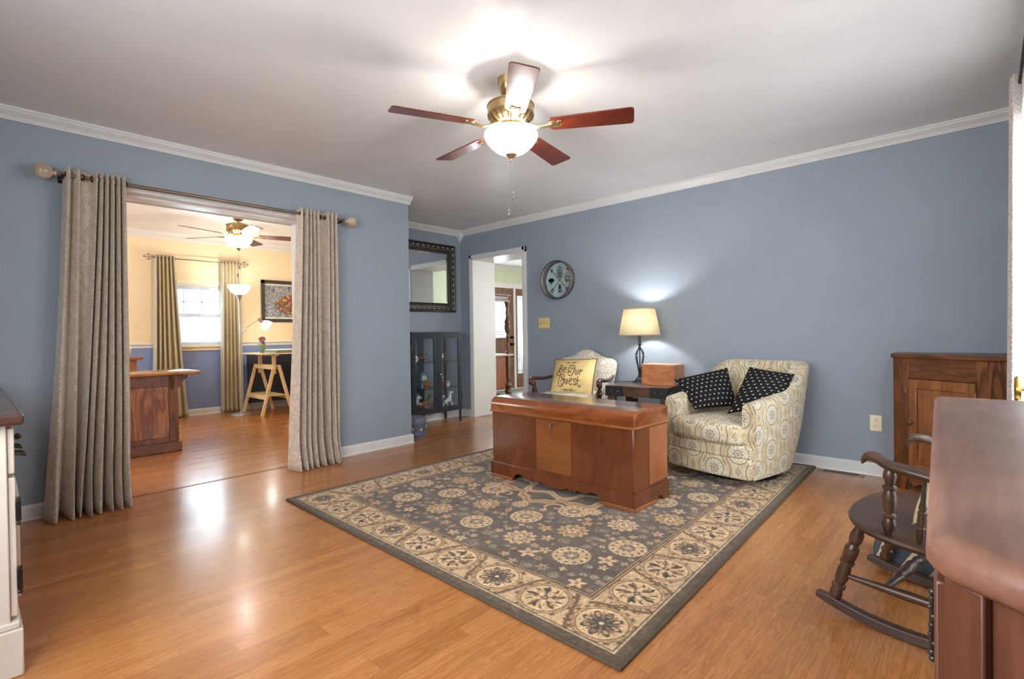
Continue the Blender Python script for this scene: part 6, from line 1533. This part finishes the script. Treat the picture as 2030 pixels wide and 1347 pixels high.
def vase(loc):
    t = thing('flower_glass', 'small glass with pink and purple flowers on the work table', 'vase', loc); rg = random.Random(4)
    MB().lathe((0, 0, 0), [(0, 0.030), (0.10, 0.036)], 20, cap=False).build('glass', pane('clear vase glass', (226, 236, 232), 0.10), t, solid=0.003)
    s = MB(); pk = MB(); pu = MB(); gr = MB()
    for k in range(14):
        a, r = rg.uniform(0, 6.28), rg.uniform(0.01, 0.06); z = rg.uniform(0.12, 0.22); e = Vector((r*cos(a), r*sin(a), z)); s.tube([(0.01*cos(a), 0.01*sin(a), 0.01), e], 0.0022, 5); (pk if k % 3 else pu).ball(e, rg.uniform(0.012, 0.02), 6)
        gr.tube([(0.01*cos(a+1), 0.01*sin(a+1), 0.02), (0.05*cos(a+1), 0.05*sin(a+1), 0.13)], [0.003, 0.006], 6)
    s.build('stems', plain('stem green', (130, 150, 90), 0.7), t); gr.build('leaves', plain('leaf green', (150, 168, 104), 0.7), t); pk.build('pink_blossoms', plain('pink petals', (206, 90, 120), 0.7), t); pu.build('purple_blossoms', plain('purple petals', (112, 84, 136), 0.7), t)
vase((-7.30, 2.80, 0.852))
def art():
    o = Vector((XD, 3.52, 1.625)); t = thing('framed_picture', 'black framed colourful floral picture on the den wall above the table', 'picture', o)
    hw, hh = 0.43, 0.322; f = MB()
    for q in ((-hw, -hw+0.052, -hh, hh), (hw-0.052, hw, -hh, hh), (-hw, hw, -hh, -hh+0.052), (-hw, hw, hh-0.052, hh)): f.box(0.002, q[0], q[2], 0.030, q[1], q[3])
    f.build('frame', plain('black brown frame', (62, 58, 52), 0.4), t, bevel=0.004)
    MB().box(0.002, -hw+0.045, -hh+0.045, 0.010, hw-0.045, hh-0.045).build('mat_board', plain('white mat board', (228, 228, 220), 0.7), t)
    m, nt, b = newmat('abstract flower print'); x, y, z = coords(nt)
    vr = nt.nodes.new('ShaderNodeTexVoronoi'); vr.inputs['Scale'].default_value = 17; nt.links.new(vec(x*0, y, z), vr.inputs['Vector'])
    sp = nt.nodes.new('ShaderNodeSeparateColor'); nt.links.new(vr.outputs['Color'], sp.inputs[0]); k = X(sp.outputs[0]); dist = X(vr.outputs['Distance'])
    fl = ramp(k, [(0.0, (232, 150, 60)), (0.2, (222, 92, 60)), (0.38, (238, 214, 90)), (0.55, (236, 196, 190)), (0.72, (214, 120, 130)), (0.9, (120, 134, 70))])
    fl = mixc((dist > 0.42)*0.8, fl, (84, 60, 62)); fl = mixc((dist < 0.12)*0.7, fl, (246, 236, 214))
    n1 = noise(vec(y*22, z*22), 1.2, 3, 0.6, 2.4); bgc = ramp(n1, [(0.36, (52, 58, 92)), (0.46, (104, 112, 128)), (0.52, (212, 214, 206)), (0.60, (74, 82, 112))])
    w_ = noise(vec(y*7, z*7), 1, 2)*0.10; e = xsqrt((y-0.02)*(y-0.02)*0.62+(z+0.05)*(z+0.05)*1.5)+w_
    c = mixc((e < 0.235), bgc, fl)
    nt.links.new(c, b.inputs['Base Color']); b.inputs['Roughness'].default_value = 0.5
    MB().box(0.010, -hw+0.058, -hh+0.075, 0.0115, hw-0.058, hh-0.075).build('print', m, t, smooth=0)
art()
def desk():
    o = Vector((-5.84, 0.80, 0)); t = thing('oak_desk', 'oak desk with a jutting leaf top standing inside the den behind the left curtain', 'desk', o)
    x0, x1, y0, y1 = -6.13-o.x, -5.64-o.x, 0.25-o.y, 1.385-o.y
    top = [(x1+0.06, y0-0.03), (x1+0.06, y1+0.165), (x1+0.05, y1+0.178), (x0-0.03, y1+0.160), (x0-0.04, y1+0.15), (x0-0.04, y0-0.03)]
    m = MB(); n = len(top); vs = []; fs = []
    for k, z in ((0.012, 0.722), (0.0, 0.732), (0.0, 0.748), (0.010, 0.756)): vs += [(x-(k if x > 0 else -k), y-(k if y > 0 else -k), z) for x, y in top]
    for i in range(3):
        for k in range(n): fs.append((i*n+k, i*n+(k+1) % n, (i+1)*n+(k+1) % n, (i+1)*n+k))
    fs += [tuple(range(n-1, -1, -1)), tuple(3*n+k for k in range(n))]
    m.add(vs, fs).build('top', wood('polished oak top', (136, 84, 46), (174, 118, 72), (200, 148, 100), 'y', 0.16, 0.6, 0.5, 0.6), t, smooth=50)
    MB().box(x0, y0, 0.0, x1, y1, 0.722).build('carcass', M_oak, t)
    MB().box(x0-0.012, y0-0.012, 0.0, x1+0.022, y1+0.022, 0.095).build('plinth', M_oakx, t, bevel=0.008)
    f = MB(); f.box(x1, y1-0.075, 0.095, x1+0.014, y1, 0.722); f.box(x1, y0, 0.095, x1+0.014, y0+0.075, 0.722); f.box(x1, y0+0.075, 0.62, x1+0.014, y1-0.075, 0.722); f.box(x1, y0+0.075, 0.095, x1+0.014, y1-0.075, 0.145); f.box(x1, -0.04+0.05, 0.145, x1+0.014, 0.06+0.05, 0.62); f.build('face_frame', M_oak, t, bevel=0.004)
    for a, c in ((y0+0.075, 0.01), (0.11, y1-0.075)):
        p = MB(); p.box(x1, a, 0.145, x1+0.003, c, 0.62); p.box(x1, a+0.03, 0.175, x1+0.010, c-0.03, 0.59); p.build('raised_panel', wood('oak panel', (108, 58, 28), (150, 90, 50), (176, 118, 72), 'z', 0.35, 0.25, 0.9, 1.4), t, bevel=0.006)
    pr = [(0, 0.722), (0.09, 0.722), (0.085, 0.69), (0.05, 0.66), (0.03, 0.61), (0.0, 0.59)]
    MB().prism(pr, lambda u, z, x: (x, y1+u, z), x1-0.05, x1-0.02).build('corbel', M_oak, t); MB().prism(pr, lambda u, z, y: (x1+0.014+u*0.42, y, z), y1-0.06, y1-0.035).build('corbel', M_oak, t)
    MB().box(x1-0.10, y0+0.60, 0.756, x1-0.02, y0+0.72, 0.758).build('desk_grommet', M_black, t)
desk()
def stand():
    t = thing('oak_pedestal', 'small oak pedestal with a flared top near the far den wall', 'pedestal', (-7.35, 1.20, 0))
    MB().box(-0.16, -0.17, 0.0, 0.16, 0.165, 0.83).build('carcass', M_oakl, t, bevel=0.004); MB().prism([(-0.20, 0.828), (0.20, 0.828), (0.235, 0.845), (0.22, 0.862), (-0.22, 0.862), (-0.235, 0.845)], lambda y, z, x: (x, y, z), -0.19, 0.19).build('top', M_oakl, t, bevel=0.003)
    MB().box(0.16, -0.14, 0.12, 0.168, 0.09, 0.78).build('door', M_oak, t, bevel=0.004); MB().box(-0.17, -0.18, 0, 0.17, 0.175, 0.08).build('plinth', M_oak, t)
stand()
jar = MB().lathe((0, 0, 0), [(0, 0.048), (0.01, 0.056), (0.06, 0.072), (0.11, 0.070), (0.145, 0.050), (0.150, 0.040)], 28)
jo = jar.build('white_jar', plain('white glazed china', (236, 234, 224), 0.2, 0, 0.02, 5, 0.3)); jo.location = (-7.30, 1.262, 0.862)
tag(jo, 'white lidded china jar on the oak pedestal beside the left curtain', 'jar')
MB().lathe((0, 0, 0.150), [(0, 0.044), (0.010, 0.040), (0.018, 0.016), (0.026, 0.010), (0.034, 0.011), (0.038, 0.0)], 20).build('jar_lid', plain('white glazed china', (236, 234, 224)), jo)

# ------------------------------------------------------------ the hall
def hall_stand():
    t = thing('carved_cabinet', 'carved dark oak cabinet with turned column in the entrance hall', 'cabinet', (-6.12, 6.10, 0))
    M_c = wood('carved dark oak', (72, 48, 38), (104, 74, 60), (138, 106, 90), 'z', 0.4, 0.2, 0.6, 0.4); M_c2 = wood('reddish side panel', (118, 62, 42), (150, 86, 60), (172, 108, 80), 'z', 0.35, 0.3, 0.6, 0.4)
    COLP = [(0, 0.030), (0.04, 0.030), (0.05, 0.018), (0.08, 0.026), (0.10, 0.016), (0.13, 0.022), (0.15, 0.016), (0.19, 0.024), (0.22, 0.014), (0.26, 0.030), (0.29, 0.016), (0.33, 0.034), (0.37, 0.020), (0.40, 0.026), (0.42, 0.040), (0.50, 0.054), (0.57, 0.050), (0.575, 0.042), (0.585, 0.050), (0.64, 0.050), (0.69, 0.030), (0.71, 0.040), (0.72, 0.022), (0.80, 0.034), (0.86, 0.018), (0.93, 0.036), (0.97, 0.040), (0.98, 0.050), (1, 0.050)]
    FOOT = [(0, 0.030), (0.05, 0.046), (0.08, 0.022), (0.14, 0.040), (0.30, 0.064), (0.42, 0.056), (0.46, 0.030), (0.50, 0.050), (0.64, 0.064), (0.76, 0.050), (0.82, 0.028), (0.90, 0.036), (0.94, 0.022), (1, 0.030)]
    for sx in (-1, 1):
        MB().turned((sx*0.24, 0.12, 0.735), (sx*0.24, 0.12, 1.60), COLP, 20).build('column', M_c, t); MB().turned((sx*0.24, 0.12, 0), (sx*0.24, 0.12, 0.33), FOOT, 20).build('turned_foot', M_c, t)
        MB().box(sx*0.24-0.03, 0.09, 0.32, sx*0.24+0.03, 0.15, 0.71).build('corner_post', M_c, t, bevel=0.004); MB().box(sx*0.24-0.03, -0.50, 0.0, sx*0.24+0.03, -0.44, 0.71).build('back_post', M_c, t, bevel=0.004)
    MB().box(-0.235, -0.48, 0.17, 0.235, 0.12, 0.70).build('carcass', M_c2, t)
    MB().box(-0.30, -0.52, 0.70, 0.30, 0.20, 0.735).build('shelf', wood('pale worn shelf', (150, 122, 106), (184, 160, 144), (206, 186, 172), 'y', 0.3, 0.3), t, bevel=0.008)
    h = MB(); h.box(-0.27, -0.52, 1.60, 0.27, 0.16, 1.64); h.box(-0.25, -0.52, 1.64, 0.25, 0.14, 1.70); h.box(-0.29, -0.52, 1.70, 0.29, 0.18, 1.725); h.box(-0.27, -0.52, 1.725, 0.27, 0.16, 1.74); h.build('cornice', M_c, t, bevel=0.006)
    MB().box(-0.25, -0.52, 0.735, 0.25, -0.49, 1.60).build('back_panel', M_c2, t)
hall_stand()
b = MB(); b.box(-6.62, 6.45, -0.002, -6.02, 7.75, 0.010)
tag(b.build('door_mat', plain('sage grey woven mat', (150, 156, 148), 0.95, 0, 0.15, 60, 0, 0.3, 300), off=(-6.32, 7.1, -0.002), bevel=0.003), 'sage grey mat on the hall floor in front of the front door', 'mat')
